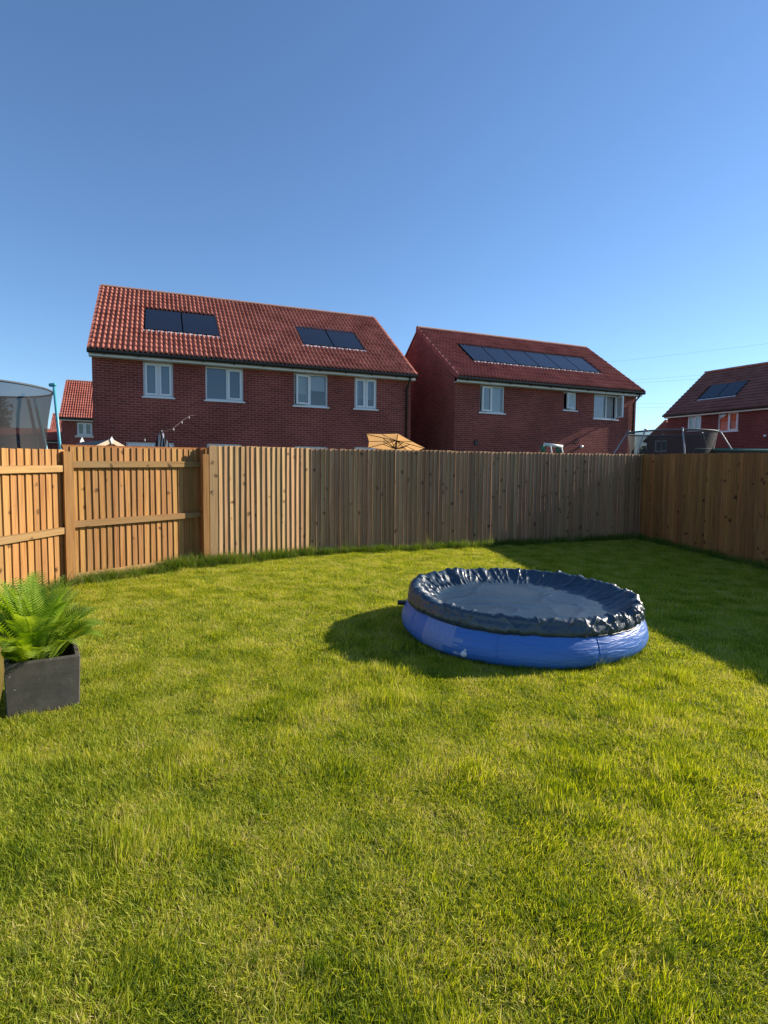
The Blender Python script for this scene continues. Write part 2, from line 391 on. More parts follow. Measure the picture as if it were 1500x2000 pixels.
def house(name, label, A, bearing, L, k, rise, ez, wins, panels, tmat, bx, by, gauge=.34, indiv=300, detail=True, flat=False, pipes=(), verge=True, ground=.05, group=None, sides=True, wave=.031):
    hs = thing(name, label, "house", (A[0], A[1], 0), math.pi/2 - R(bearing), group)
    yw = .35; zw = ez - .18; yb = 2*k - .35; x0, x1 = .04, L - .04
    slope = math.atan2(rise, k); sl = math.hypot(rise, k)
    holes = [(w_[0], w_[1], w_[2], w_[3]) for w_ in wins]
    wall_panel(x0, x1, ground, zw, yw, .13, holes).build("front_wall", bx, hs)
    zr = lambda y: ez + (rise/k) * (y if y < k else 2*k - y)
    for xx, nm in ((x0, "gable_wall"), (x1, "gable_wall")):
        b = MB(); pts = [(xx, yw, ground), (xx, yb, ground), (xx, yb, zr(yb)-.06), (xx, k, zr(k)-.08), (xx, yw, zr(yw)-.06)]
        b.add(pts, [(0, 1, 2, 3, 4)]); b.build(nm, by, hs)
    MB().quad((x0, yb, ground), (x1, yb, ground), (x1, yb, zw+.4), (x0, yb, zw+.4)).build("back_wall", bx, hs)
    # roof decking under the tiles, both slopes
    d = MB()
    th = .05
    d.add([(0, .03, ez-.03), (L, .03, ez-.03), (L, k, ez+rise-.03), (0, k, ez+rise-.03), (0, 2*k, ez-.03), (L, 2*k, ez-.03),
           (0, 0.06, ez-.03-th), (L, 0.06, ez-.03-th), (L, k, ez+rise-.03-th), (0, k, ez+rise-.03-th), (0, 2*k-.03, ez-.03-th), (L, 2*k-.03, ez-.03-th)],
          [(0, 1, 2, 3), (3, 2, 5, 4), (6, 9, 8, 7), (9, 10, 11, 8), (0, 3, 9, 6), (3, 4, 10, 9), (2, 1, 7, 8), (5, 2, 8, 11), (1, 0, 6, 7), (4, 5, 11, 10)])
    roof = d.build("roof", tmat, hs)
    # eaves
    MB().box(-.02, L+.02, .075, .097, ez-.185, ez-.06).build("fascia", M['upvc'], hs)
    MB().box(-.02, L+.02, .099, yw-.002, ez-.184, ez-.168).build("soffit", M['upvc'], hs)
    gt = MB(); prof = [(-.075, .008), (-.07, -.05), (-.045, -.088), (-.005, -.1), (.035, -.088), (.066, -.05), (.072, .0), (.062, 0), (.058, -.04), (-.005, -.085), (-.06, -.04), (-.065, .008)]
    n_ = len(prof)
    gt.add([(xx, p[0], ez-.018+p[1]) for xx in (-.05, L+.05) for p in prof], [(i, (i+1) % n_, n_+(i+1) % n_, n_+i) for i in range(n_)] + [tuple(range(n_)), tuple(range(2*n_-1, n_-1, -1))])
    gut = gt.build("gutter", M['black'], hs)
    if detail:
        xx = .4
        while xx < L:
            MB().box(xx-.02, xx+.02, -.082, .074, ez-.135, ez-.119).build("gutter_bracket", M['black'], gut); xx += .95
    for px in pipes:
        MB().tube([(px, -.005, ez-.10), (px, -.005, ez-.2), (px, yw-.05, ez-.46), (px, yw-.05, 0.1)], .036, 10).build("downpipe", M['black'], hs, True)
    # tiles
    rotm = Matrix.Rotation(slope, 4, 'X')
    ncol = int(round(L / .30)); nrow = int(math.ceil((sl - .02) / gauge)); cw = L / ncol
    def covered(xc, yc):
        return any(p[0]+.02 < xc < p[1]-.02 and p[2]*sl+.02 < yc < p[3]*sl-.02 for p in panels)
    me = tile_mesh("tile", tmat, gauge, wave=wave, flat=flat)
    mw = Matrix.Translation((A[0], A[1], 0)) @ Matrix.Rotation(math.pi/2 - R(bearing), 4, 'Z')
    places = []
    for r in range(nrow):
        for c in range(ncol):
            u, v_ = c*cw, r*gauge
            if covered(u+.15, v_+gauge/2): continue
            mm = Matrix.Translation((u, 0, ez)) @ rotm @ Matrix.Translation((0, v_-.03, .0)) @ Matrix.Scale(cw/.30, 4, (1, 0, 0))
            if r == nrow-1: mm = mm @ Matrix.Scale(max(.35, (sl - v_ + .02)/(gauge+.05)), 4, (0, 1, 0))
            places.append(((mw @ mm).translation.length, mm, u, v_))
    places.sort(key=lambda p: p[0])
    for dist, mm, u, v_ in places[:indiv]:
        o = bpy.data.objects.new("tile", me); COL.objects.link(o); o.parent = roof
        j = Matrix.Translation((0, 0, random.uniform(0, .006))) @ Matrix.Rotation(random.uniform(-.006, .006), 4, 'Y')
        o.matrix_local = mm @ j
    rest = places[indiv:]
    if rest:
        src = np.array([tuple(v.co) for v in me.vertices]); fc = [tuple(p.vertices) for p in me.polygons]
        V = []; Fc = []
        for q, (dist, mm, u, v_) in enumerate(rest):
            a = np.array(mm); V.append(src @ a[:3, :3].T + a[:3, 3]); o_ = q*len(src); Fc += [tuple(i+o_ for i in f) for f in fc]
        mb = MB(); mb.v = [tuple(p) for p in np.concatenate(V)]; mb.f = Fc
        tag(mb.build("tiles", tmat, roof, not flat), kind="stuff")
    if verge:
        vb = MB().box(-.035, .045, -.02, gauge+.02, -.1, .075).mesh("verge_tile", tmat)
        for side in (0, 1):
            for r in range(nrow):
                v_ = r*gauge; 
                if v_ > sl - .12: continue
                o = link("verge_tile", vb, roof)
                o.matrix_local = Matrix.Translation((-.006 if side == 0 else L - .004, 0, ez)) @ rotm @ Matrix.Translation((0, v_-.03, .004*(r % 2))) @ Matrix.Rotation(-.03, 4, 'X') @ Matrix.Scale(min(1, (sl-v_)/gauge), 4, (0, 1, 0))
    # ridge
    rl = .45; nr = max(1, int(round(L / rl))); rl = L / nr
    rb = MB(); na = 8
    pr = [(.115*math.cos(math.pi*i/na), .085*math.sin(math.pi*i/na)) for i in range(na+1)]
    rb.add([(xx, p[0], p[1]) for xx in (0, rl-.008) for p in pr], [(i, i+1, na+2+i, na+1+i) for i in range(na)] + [tuple(range(na+1)), tuple(range(2*na+1, na, -1))])
    rm = rb.mesh("ridge_tile", M['ridge'], False)
    for i in range(nr):
        link("ridge_tile", rm, roof, (i*rl, k, ez + rise + .012 + random.uniform(0, .006)))
    # solar panels sunk in the roof
    for (a, c, f0, f1, n) in panels:
        pw = (c - a - .10) / n
        fr = MB(); fr.box(a, c, f0*sl, f1*sl, -.03, .035)
        for i in range(n):
            po = MB().box(a+.05+i*pw+.022, a+.05+(i+1)*pw-.022, f0*sl+.06, f1*sl-.05, .035, .062).build("solar_panel", M['panel'], hs)
            po.matrix_local = Matrix.Translation((0, 0, ez)) @ rotm
        fo = fr.build("panel_tray", M['panel_frame'], hs); fo.matrix_local = Matrix.Translation((0, 0, ez)) @ rotm
        fl = MB()
        nseg = int((c-a)/.15)
        for i in range(nseg):
            fl.box(a+i*(c-a)/nseg, a+(i+1)*(c-a)/nseg-.004, f0*sl-.10, f0*sl-.004, .03, .047+.012*(i % 2))
        lo = fl.build("flashing", M['lead'], hs); lo.matrix_local = Matrix.Translation((0, 0, ez)) @ rotm
    for w_ in wins:
        window(hs, yw, *w_[:4], w_[4], sill=w_[5] if len(w_) > 5 else True, label=w_[6] if len(w_) > 6 else None, stone=len(w_) > 7)
    return hs

BG, NV, WH, GN = (.30, .40, .50), (.10, .16, .25), (.66, .68, .70), (.34, .38, .28)  # BG and NV paint the panes' sky reflection; WH and GN are real blinds
LILAC = (.5, .53, .66)
h1 = house("semi_detached_house", "wide red brick house pair with pantiled roof and two small solar arrays", (-8.787, 16.945), 68.49, 10.65, 4.473, 3.135, 5.1,
    [(1.464, 2.34, 3.83, 4.91, [(.5, 'sash', 0, [(0, 1, BG)]), (.5, 'sash', 0, [(0, 1, BG)])]),
     (3.323, 4.525, 3.825, 4.91, [(.57, 'fixed', 0, [(0, 1, NV)]), (.43, 'sash', 0, [(0, 1, NV)])]),
     (6.222, 7.421, 3.80, 4.91, [(.48, 'sash', 14, [(.36, 1, GN)]), (.52, 'fixed', 0, [(.5, 1, WH)])]),
     (8.411, 9.269, 3.81, 4.91, [(.5, 'sash', 0, [(.32, 1, BG), (0, .32, NV)]), (.5, 'sash', 0, [(.3, 1, BG)])]),
     (.94, 2.34, .35, 2.395, [(.5, 'sash', 0, [(0, 1, LILAC)]), (.5, 'sash', 0, [(0, 1, LILAC)])], False),
     (3.344, 4.455, 1.2, 2.415, [(.5, 'sash', 0, [(0, 1, WH)]), (.5, 'sash', 0, [])]),
     (6.25, 7.42, .35, 2.41, [(.5, 'sash', 0, [(0, 1, WH)]), (.5, 'sash', 0, [])], False),
     (8.43, 9.3, 1.2, 2.44, [(.5, 'sash', 0, []), (.5, 'sash', 0, [])])],
    [(1.45, 3.93, .315, .66, 2), (6.74, 9.2, .315, .655, 2)], M['tile'], M['brick_x'], M['brick_y'], pipes=(10.42,))
h2 = house("detached_house", "red brick house with a row of six solar panels and shaded gable", (2.708, 21.0), 67.58, 9.08, 3.595, 2.57, 5.1,
    [(1.145, 2.261, 3.875, 4.905, [(.5, 'sash', 12, [(.0, .12, NV)]), (.5, 'fixed', 0, [(0, 1, (.55, .64, .68))])]),
     (5.12, 5.79, 4.17, 4.905, [(1.0, 'sash', 18, [], 'pale_refl')], True),
     (6.714, 8.00, 3.90, 4.905, [(.55, 'fixed', 0, [(0, 1, LILAC)]), (.45, 'sash', 80, [(0, 1, (.42, .42, .44))])])],
    [(1.29, 7.8, .325, .688, 6)], M['tile2'], M['brick_x'], M['brick_y'], pipes=(8.86,), wave=.038)
b = MB().box(5.74, 5.96, .338, .36, 2.84, 3.0); b.build("air_vent", simple("terracotta_vent", (.10, .022, .02), .8), h2)
MB().tube([(6.07, .36, 2.70), (6.07, .25, 2.70)], .055, 12).build("wall_lamp", M['upvc'], h2, True)
MB().box(.92, 1.06, .30, .36, 2.62, 2.78).build("alarm_box", M['black'], h2)
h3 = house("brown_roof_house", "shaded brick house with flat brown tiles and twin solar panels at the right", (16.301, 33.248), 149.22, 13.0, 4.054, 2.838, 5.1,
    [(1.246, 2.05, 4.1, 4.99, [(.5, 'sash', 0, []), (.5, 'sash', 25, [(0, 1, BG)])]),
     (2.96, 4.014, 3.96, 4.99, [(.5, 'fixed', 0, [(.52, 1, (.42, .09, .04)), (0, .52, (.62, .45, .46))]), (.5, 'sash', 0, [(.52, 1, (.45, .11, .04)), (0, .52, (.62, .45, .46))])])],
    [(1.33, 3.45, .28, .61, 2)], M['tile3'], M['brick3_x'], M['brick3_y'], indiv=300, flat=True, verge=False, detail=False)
MB().tube([(5.37, .36, 3.61), (5.37, .25, 3.61)], .06, 12).build("wall_lamp", M['upvc'], h3, True)
h4 = house("far_red_roof_house", "distant house with bright red roof at the left edge of the wide house", (-21.75, 38.0), 67.0, 8.6, 4.2, 3.05, 5.15,
    [(.96, 1.90, 4.02, 4.90, [(.5, 'sash', 0, []), (.5, 'sash', 0, [])], True, None, 1)],
    [(2.2, 3.6, .36, .66, 1)], M['tile4'], M['brick_x'], M['brick_y'], indiv=300, detail=False)
h5 = house("farthest_house", "tiny far house with red roof beside the teal trampoline pole", (-34.4, 58.0), 66.0, 7.5, 4.4, 2.9, 5.0,
    [], [], M['tile4'], M['brick_x'], M['brick_y'], indiv=0, detail=False)
h6 = house("gable_house", "distant brick gable seen through the black trampoline net", (30.16+.766*8, 66+.643*8), 230.0, 8.0, 2.4, 2.25, 5.72,
    [], [], M['tile4'], M['brick_x'], M['brick_y'], indiv=0, detail=False)
# window in the gable end of that house (x = L face)
wg = MB(); yy = 1.9
frame(MB(), 0, 1, 0, 1, .1, 0, .1)
wgf = MB().box(7.965, 8.03, 1.35, 2.75, 4.45, 5.75).build("window", M['upvc'], h6)
MB().box(8.028, 8.04, 1.5, 2.0, 4.6, 5.6).build("pane", M['panel'], wgf); MB().box(8.028, 8.04, 2.1, 2.6, 4.6, 5.6).build("pane", M['panel'], wgf)
h7 = house("netted_house", "distant low brick house seen through the net of the teal trampoline", (-33.5, 40.0), 72.0, 9.5, 3.4, 1.0, 3.9,
    [(3.6, 5.4, 1.6, 3.0, [(.5, 'sash', 0, []), (.5, 'sash', 0, [])])], [], M['tile4'], M['brick_x'], M['brick_y'], indiv=0, detail=False)

# ---------------------------------------------------------------- fences
def board_mesh(i, wdt, h, mat, st=.0145):
    r = random.Random(100 + i); b = MB(); n = 5
    top = h + r.uniform(-.006, .006); ph = r.uniform(0, 6); am = r.uniform(.001, .005); le = r.uniform(-.003, .003); cu = r.uniform(-.002, .002)
    t1 = st + r.uniform(-.001, .002)
    for j in range(n + 1):
        z = top * j / n; dx = am * math.sin(ph + z * 2.3) + le * (z / h - .5); dy = cu * math.sin(z*2 + ph)
        b.v += [(dx, -.009-t1+dy, z), (wdt+dx, -.009+dy, z), (wdt+dx, -.004+dy, z), (dx, -.0095+dy, z)]
    for j in range(n):
        o = j*4
        b.f += [(o, o+1, o+5, o+4), (o+1, o+2, o+6, o+5), (o+2, o+3, o+7, o+6), (o+3, o, o+4, o+7)]
    b.f += [(n*4, n*4+1, n*4+2, n*4+3), (3, 2, 1, 0)]
    return b.mesh("board", mat)

def fence(name, label, p0, p1, cover, h, mat, rmat, rails=(), rail_side=-1, posts=(), gravel=False, cap=False, skirt=0.0, steps=None, wvar=0, st=.0145):
    p0 = Vector((*p0, 0)); p1 = Vector((*p1, 0)); d = p1 - p0; L = d.length; ang = math.atan2(d.y, d.x)
    z0, z1 = gz(p0.y), gz(p1.y)
    t = thing(name, label, "fence", (p0.x, p0.y, z0), ang)
    gr = (z1 - z0) / L
    n = int(L / cover); ws = [board_mesh(i + 17*len(name), cover + .022, h - skirt, mat, st) for i in range(9)]
    x = 0.0; i = 0; off = 0
    while x < L - cover*.5:
        if steps:
            off = sum(s[1] for s in steps if x >= s[0])
        o = link("board", ws[random.randrange(9)], t, (x, random.uniform(-.0008, .0008), gr*x + skirt + off))
        o.rotation_euler = (0, random.uniform(-.0035, .0035), 0)
        x += cover * (1 + random.uniform(-wvar, wvar)); i += 1
    for (zr, ht, dep) in rails:
        b = MB(); ya, yb = (-.028 - dep, -.028) if rail_side < 0 else (.004, .004 + dep)
        b.add([(0, ya, zr-ht/2), (L, ya, zr-ht/2+gr*L), (L, yb, zr-ht/2+gr*L), (0, yb, zr-ht/2), (0, ya, zr+ht/2-.006), (L, ya, zr+ht/2+gr*L-.006), (L, yb, zr+ht/2+gr*L), (0, yb, zr+ht/2)],
              [(0,3,2,1),(4,5,6,7),(0,1,5,4),(1,2,6,5),(2,3,7,6),(3,0,4,7)])
        b.build("rail", rmat, t)
    for (px, py, w_, ph) in posts:
        MB().add([(px, py, -.05), (px+w_, py, -.05), (px+w_, py+w_, -.05), (px, py+w_, -.05), (px, py, ph-.004+gr*px), (px+w_, py, ph-.006+gr*px), (px+w_, py+w_, ph+gr*px), (px, py+w_, ph+gr*px)],
                 [(0,3,2,1),(4,5,6,7),(0,1,5,4),(1,2,6,5),(2,3,7,6),(3,0,4,7)]).build("post", mat, t)
    if gravel:
        MB().add([(0, -.055, 0), (L, -.055, gr*L), (L, -.028, gr*L), (0, -.028, 0), (0, -.055, .13), (L, -.055, .13+gr*L), (L, -.028, .135+gr*L), (0, -.028, .135)],
                 [(0,3,2,1),(4,5,6,7),(0,1,5,4),(1,2,6,5),(2,3,7,6),(3,0,4,7)]).build("gravel_board", rmat, t)
    if cap:
        MB().add([(0, .006, h-.03), (L, .006, h-.03+gr*L), (L, .05, h-.03+gr*L), (0, .05, h-.03), (0, .006, h+.022), (L, .006, h+.022+gr*L), (L, .05, h+.022+gr*L), (0, .05, h+.022)],
                 [(0,3,2,1),(4,5,6,7),(0,1,5,4),(1,2,6,5),(2,3,7,6),(3,0,4,7)]).build("capping_rail", M['wood_shade_dark'], t)  # rail's shaded look painted by the darkened wood
    return t
fence("fence_bay", "fence bay with exposed rails at the far left, behind the fern", LL_END, (POST[0]+.01, POST[1]-.06), .108, 1.74, M['wood'], M['wood_h'],
      rails=((.72, .085, .045), (1.50, .085, .045)), wvar=.06, st=.021)
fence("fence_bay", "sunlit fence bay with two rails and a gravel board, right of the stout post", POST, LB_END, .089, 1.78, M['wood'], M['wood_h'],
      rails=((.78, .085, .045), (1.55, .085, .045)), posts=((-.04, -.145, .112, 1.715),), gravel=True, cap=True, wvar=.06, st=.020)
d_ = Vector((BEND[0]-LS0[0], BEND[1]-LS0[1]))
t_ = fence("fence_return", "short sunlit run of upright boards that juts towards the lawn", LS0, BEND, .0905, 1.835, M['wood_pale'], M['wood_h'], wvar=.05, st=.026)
MB().box(-.14, .0, -.03, .0, -.03, 1.835).build("corner_board", M['wood_pale'], t_)
MB().box(-.24, -.15, -.035, .07, -.05, 1.70).build("post", M['wood'], t_)
MB().box(-.15, -.142, -.02, .07, -.05, 1.80).build("side_board", M['wood_shade_dark'], t_)  # darkened wood paints the shade on the end turned from the sun
MB().box(-.235, -.16, .075, .30, -.05, 1.80).build("side_board", M['wood_shade_dark'], t_)  # same painted shade on the end return
fence("back_fence", "long shaded run of upright boards along the back of the garden", BEND, (CORNER[0]+.11, CORNER[1]+.038), .0855, 1.80, M['wood_shaded'], M['wood_h'], rails=((.5, .08, .04), (1.3, .08, .04)), rail_side=1, wvar=.05, steps=((.0, .02), (2.6, -.012), (4.7, -.008)), st=.026, posts=((7.13, .008, .11, 1.79),))  # end post and board overrun added to block sun leaking at the corner
fence("side_fence", "dark brown fence in shade down the right side", (CORNER[0]+.01, CORNER[1]-.02), RF1, .094, 1.80, M['wood_shade_dark'], M['wood_h'], rails=((.5, .08, .04), (1.3, .08, .04)), rail_side=1, wvar=.1, st=.018)

# ---------------------------------------------------------------- pool
PC = (1.335, 5.46)
PZ = gz(PC[1])
def vinyl():
    mt, t, n, l, b = new_mat("blue_pool_vinyl")
    tc = n.new("ShaderNodeTexCoord")
    nz = n.new("ShaderNodeTexNoise"); nz.inputs["Scale"].default_value = 3; l.new(tc.outputs["Object"], nz.inputs["Vector"])
    cr = n.new("ShaderNodeValToRGB"); cr.color_ramp.elements[0].color = (.034, .13, .44, 1); cr.color_ramp.elements[1].color = (.05, .165, .50, 1)
    l.new(nz.outputs["Fac"], cr.inputs[0]); l.new(cr.outputs[0], b.inputs["Base Color"])
    b.inputs["Roughness"].default_value = .42; b.inputs["Specular IOR Level"].default_value = .45
    mp = n.new("ShaderNodeMapping"); mp.inputs["Scale"].default_value = (3.0, 3.0, 26); l.new(tc.outputs["Object"], mp.inputs["Vector"])
    nb = n.new("ShaderNodeTexNoise"); nb.inputs["Scale"].default_value = 1.3; nb.inputs["Detail"].default_value = 5; nb.inputs["Distortion"].default_value = 1.2; l.new(mp.outputs[0], nb.inputs["Vector"])
    bp = n.new("ShaderNodeBump"); bp.inputs["Strength"].default_value = .55; bp.inputs["Distance"].default_value = .018
    l.new(nb.outputs["Fac"], bp.inputs["Height"]); l.new(bp.outputs[0], b.inputs["Normal"]); return mt
M['vinyl'] = vinyl()
pool = thing("paddling_pool", "round blue inflatable pool with dark cover standing on the lawn", "pool", (PC[0], PC[1], PZ), 0)
pool.rotation_euler = (math.atan(.03), 0, 0)
wp = [(.6, .012), (1.06, .010), (1.085, .02), (1.108, .05), (1.118, .09), (1.115, .13), (1.10, .18), (1.075, .23), (1.05, .27), (1.03, .30)]
def wall_r(th, h):
    r = 1.035*np.interp(h, [p[1] for p in wp[1:]], [p[0] for p in wp[1:]])
    r = r * (1 + .006*math.sin(3*th+1) + .004*math.sin(7*th))
    for s in SEAMS:
        dth = (th - s + math.pi) % (2*math.pi) - math.pi
        r -= .006 * math.exp(-(dth/.035)**2)
    return r
SEAMS = [R(a) for a in (22, 67, 112, 157, 202-4, 248, 290, 337)]
N = 240; b = MB()
hh = [.010, .02, .05, .09, .13, .18, .23, .27, .30]
for h in hh:
    for j in range(N):
        th = 2*math.pi*j/N; r = wall_r(th, h); b.v.append((r*math.cos(th), r*math.sin(th), h))
k_ = len(hh)
b.f = [(i*N+j, i*N+(j+1) % N, (i+1)*N+(j+1) % N, (i+1)*N+j) for i in range(k_-1) for j in range(N)]
wall = b.build("pool_wall", M['vinyl'], pool, True)
for s in SEAMS:
    MB().tube([(wall_r(s, h)*math.cos(s)*1.001, wall_r(s, h)*math.sin(s)*1.001, h) for h in hh], .0035, 6).build("seam", M['vinyl'], wall, True)
rg = MB(); 
for j in range(N):
    th = 2*math.pi*j/N
    for i in range(14):
        a = 2*math.pi*i/14; r = 1.02 + .04*math.cos(a); rg.v.append((r*math.cos(th), r*math.sin(th), .280 + .04*math.sin(a)))
rg.f = [(j*14+i, ((j+1) % N)*14+i, ((j+1) % N)*14+(i+1) % 14, j*14+(i+1) % 14) for j in range(N) for i in range(14)]
rg.build("inflated_ring", M['vinyl'], pool, True)
# printed warning block: small white rows
prm = simple("white_print", (.30, .36, .58), .5)
tx = MB(); rr_ = random.Random(3)
for row in range(27):
    h = .262 - row*.0082
    a = 211.0 - .0 * row; end = 229 + (4.5 if row in (10, 11, 12, 13) else 0) + (2.5 if row in (16, 17) else 0) - (5 if row > 19 else 0)
    while a < end:
        wlen = rr_.uniform(1.2, 4.0); e_ = min(end, a + wlen)
        ths = [R(a + (e_-a)*q/4) for q in range(5)]
        vs = []
        for hh_ in (h, h+.0036):
            for th in ths:
                r = wall_r(th, hh_) + .0018; vs.append((r*math.cos(th), r*math.sin(th), hh_))
        tx.add(vs, [(q, q+1, 6+q, 5+q) for q in range(4)])
        a = e_ + rr_.uniform(.15, .35)
tx.build("printed_warning", prm, wall)
bx = MB()
for (a0, a1, h0, h1_) in ((229.5, 231.5, .05, .075), (232, 233.5, .05, .075)):
    vs = []
    for h in (h0, h1_):
        for a in (a0, a1):
            r = wall_r(R(a), h) + .002; vs.append((r*math.cos(R(a)), r*math.sin(R(a)), h))
    bx.add(vs, [(0, 1, 3, 2)])
bx.build("printed_mark", prm, wall)
va = R(234.5); vr = wall_r(va, .07)
dn = Vector((math.cos(va), math.sin(va), -.1)).normalized(); vp = Vector((vr*math.cos(va), vr*math.sin(va), .072))
dv = MB().tube([vp - dn*.01, vp + dn*.012, vp + dn*.014, vp + dn*.03], [.026, .026, .016, .014], 14).build("drain_valve", simple("valve_plastic", (.62, .62, .66), .4), wall, True)
vp2 = vp + Vector((.01, -.004, .032))
MB().tube([vp2, vp2 + dn*.012], .011, 10).build("valve_cap", simple("valve_cap_plastic", (.6, .6, .64), .4), wall, True)
MB().box(-1.19, -1.10, .10, .16, .20, .235).build("filter_port", M['black'], wall)

# cover, draped over the ring and sagging onto the water
def cover_mat():
    mt, t, n, l, b = new_mat("navy_cover_sheet")
    tc = n.new("ShaderNodeTexCoord")
    nz = n.new("ShaderNodeTexNoise"); nz.inputs["Scale"].default_value = 2.2; nz.inputs["Detail"].default_value = 6; l.new(tc.outputs["Object"], nz.inputs["Vector"])
    cr = n.new("ShaderNodeValToRGB"); cr.color_ramp.elements[0].color = (.012, .028, .048, 1); cr.color_ramp.elements[1].color = (.022, .052, .080, 1)
    l.new(nz.outputs["Fac"], cr.inputs[0]); l.new(cr.outputs[0], b.inputs["Base Color"])
    rr = n.new("ShaderNodeMapRange"); rr.inputs[1].default_value = .35; rr.inputs[2].default_value = .7; rr.inputs[3].default_value = .30; rr.inputs[4].default_value = .50
    l.new(nz.outputs["Fac"], rr.inputs[0]); l.new(rr.outputs[0], b.inputs["Roughness"])
    b.inputs["Specular IOR Level"].default_value = .7
    nb = n.new("ShaderNodeTexNoise"); nb.inputs["Scale"].default_value = 26; nb.inputs["Detail"].default_value = 5; l.new(tc.outputs["Object"], nb.inputs["Vector"])
    bp = n.new("ShaderNodeBump"); bp.inputs["Strength"].default_value = .35; bp.inputs["Distance"].default_value = .012
    l.new(nb.outputs["Fac"], bp.inputs["Height"]); l.new(bp.outputs[0], b.inputs["Normal"]); return mt
M['cover'] = cover_mat()
cover = thing("pool_cover", "crinkled navy plastic cover stretched over the blue pool", "pool cover", (PC[0], PC[1], PZ), 0)
cover.rotation_euler = (math.atan(.03), 0, 0)
cp = []   # profile (r, h, wrinkle amplitude)
for i in range(32):
    f = i/31; cp.append((.79*f, .276 - .006*(1-f), .0035 + .004*f))
for f in np.linspace(.06, 1, 18):      # taut slope from the water up to the rim
    cp.append((.79 + .222*f, .276 + .118*(f**1.5), .011))
for a in np.linspace(110, 4, 12):
    cp.append((1.030 + .042*math.cos(R(a)), .356 + .042*math.sin(R(a)), .012))
for i in range(1, 16):
    f = i/15; cp.append((1.073 + .022*math.sin(math.pi*f*.7), .352 - .090*f, .012))
cp = np.array(cp); 
seg = np.hypot(np.diff(cp[:, 0]), np.diff(cp[:, 1])); s_ = np.concatenate([[0], np.cumsum(seg)])
tn = np.gradient(cp[:, :2], axis=0); tn /= np.linalg.norm(tn, axis=1)[:, None] + 1e-9
nr_ = np.stack([tn[:, 1] * -1, tn[:, 0]], 1)     # left normal -> up on the flat part
NT = 900
TH = np.linspace(0, 2*np.pi, NT, endpoint=False)
T2, S2 = np.meshgrid(TH, s_, indexing='xy')      # (ns, NT)
def ridged(u, v, seed): return 1 - np.abs(2*vnoise(u, v, seed) - 1)
per = lambda freq: (T2/(2*np.pi)*freq)
def pn(fu, su, sv, seed):   # periodic-ish noise in theta by circle embedding
    return vnoise(50 + fu*np.cos(T2 + su*S2) + 20, 50 + fu*np.sin(T2 + su*S2) + sv*S2, seed)
ringm = np.clip((S2 - .74)/.10, 0, 1)
rdg = lambda a, pw: (1 - np.abs(2*a - 1))**pw
ad = lambda c: (T2 - R(c) + np.pi) % (2*np.pi) - np.pi
s_top = s_[np.argmax(cp[:, 1])]
outer = np.clip((S2 - s_top + .03)/.06, 0, 1)
busy_in = .48 + 1.15*np.exp(-(ad(150)/R(42))**2) + .35*(pn(2.2, 0, 0, 41) - .4)
busy_out = .52 + 1.15*np.exp(-(ad(-32)/R(38))**2) + .5*(pn(2.6, 0, 0, 43) - .4)
busy = np.clip(busy_in*(1-outer) + busy_out*outer, .15, 1.5)
fold = rdg(pn(4.2, .5, 1.0, 3), 3.0)*1.5 + rdg(pn(8.5, -.9, 2.2, 5), 3.2)*1.1 + rdg(pn(6.0, 1.6, 3.0, 8), 4)*1.0
fold2 = rdg(pn(19, .6, 5, 9), 2.5)*.45 + (pn(30, 0, 9, 19)-.5)*.3
flatw = vnoise(30 + 3.2*cp[:, :1]*np.cos(T2), 30 + 9*cp[:, :1]*np.sin(T2), 21) - .5 + .7*(ridged(40 + 2.6*cp[:, :1]*np.cos(T2+.5), 40 + 2.6*cp[:, :1]*np.sin(T2+.5), 23)**9) + .6*(ridged(60 + 4*cp[:, :1]*np.cos(T2+1.5), 60 + 1.5*cp[:, :1]*np.sin(T2+1.5), 27)**9)
hemw = np.clip((S2 - s_[-14])/(s_[-1]-s_[-14]), 0, 1)
crease = rdg(pn(5.5, .15, .4, 61), 14)*1.3 + rdg(pn(9.5, -.25, .6, 63), 14)*.9
disp = ringm * (1 - .75*hemw) * (.55*fold*busy + fold2*busy*1.5 + crease*busy*1.1 - .5) * cp[:, 2:3] * 1.4 + (1-ringm) * flatw * .012
hemw = np.clip((S2 - s_[-9])/(s_[-1]-s_[-9]), 0, 1)
disp += hemw * (.007*(pn(15, 0, 1, 51)-.5) + .008*(pn(33, 0, 1, 53)-.5))
Rr = cp[:, :1] + disp*nr_[:, :1]*1.0; Hh = cp[:, 1:2] + disp*nr_[:, 1:2]
# uneven inflation: ring a little lower towards the right, higher at the left; hem height wanders
tilt = .018*np.cos(T2 - math.pi)*np.clip(Rr, 0, 1.1)
Hh = Hh + tilt + hemw*(.022*(pn(2.0, 0, 0, 31)-.5) + .012*(pn(7, 0, 0, 33)-.5)) + .010*ringm*(pn(3, 0, 0, 35)-.5) + np.exp(-((S2 - s_top)/.05)**2)*(.018*(pn(9, .3, 0, 71)-.5) + .014*(pn(20, -.4, 0, 73)-.5))
b = MB()
X = Rr*np.cos(T2); Y = Rr*np.sin(T2)
V = np.stack([X, Y, Hh], -1)[1:]
b.v = [(0, 0, .272)] + [tuple(p) for p in V.reshape(-1, 3)]
ns = V.shape[0]
b.f = [(0, 1+j, 1+(j+1) % NT) for j in range(NT)] + [(1+i*NT+j, 1+(i+1)*NT+j, 1+(i+1)*NT+(j+1) % NT, 1+i*NT+(j+1) % NT) for i in range(ns-1) for j in range(NT)]
b.build("cover_sheet", M['cover'], cover, True)
hem = MB(); e_ = V[-1]
hem.tube([tuple(e_[j] + np.array([0, 0, -.004])) for j in range(0, NT, 3)] + [tuple(e_[0])], .007, 6).build("elastic_hem", M['black'], cover, True)

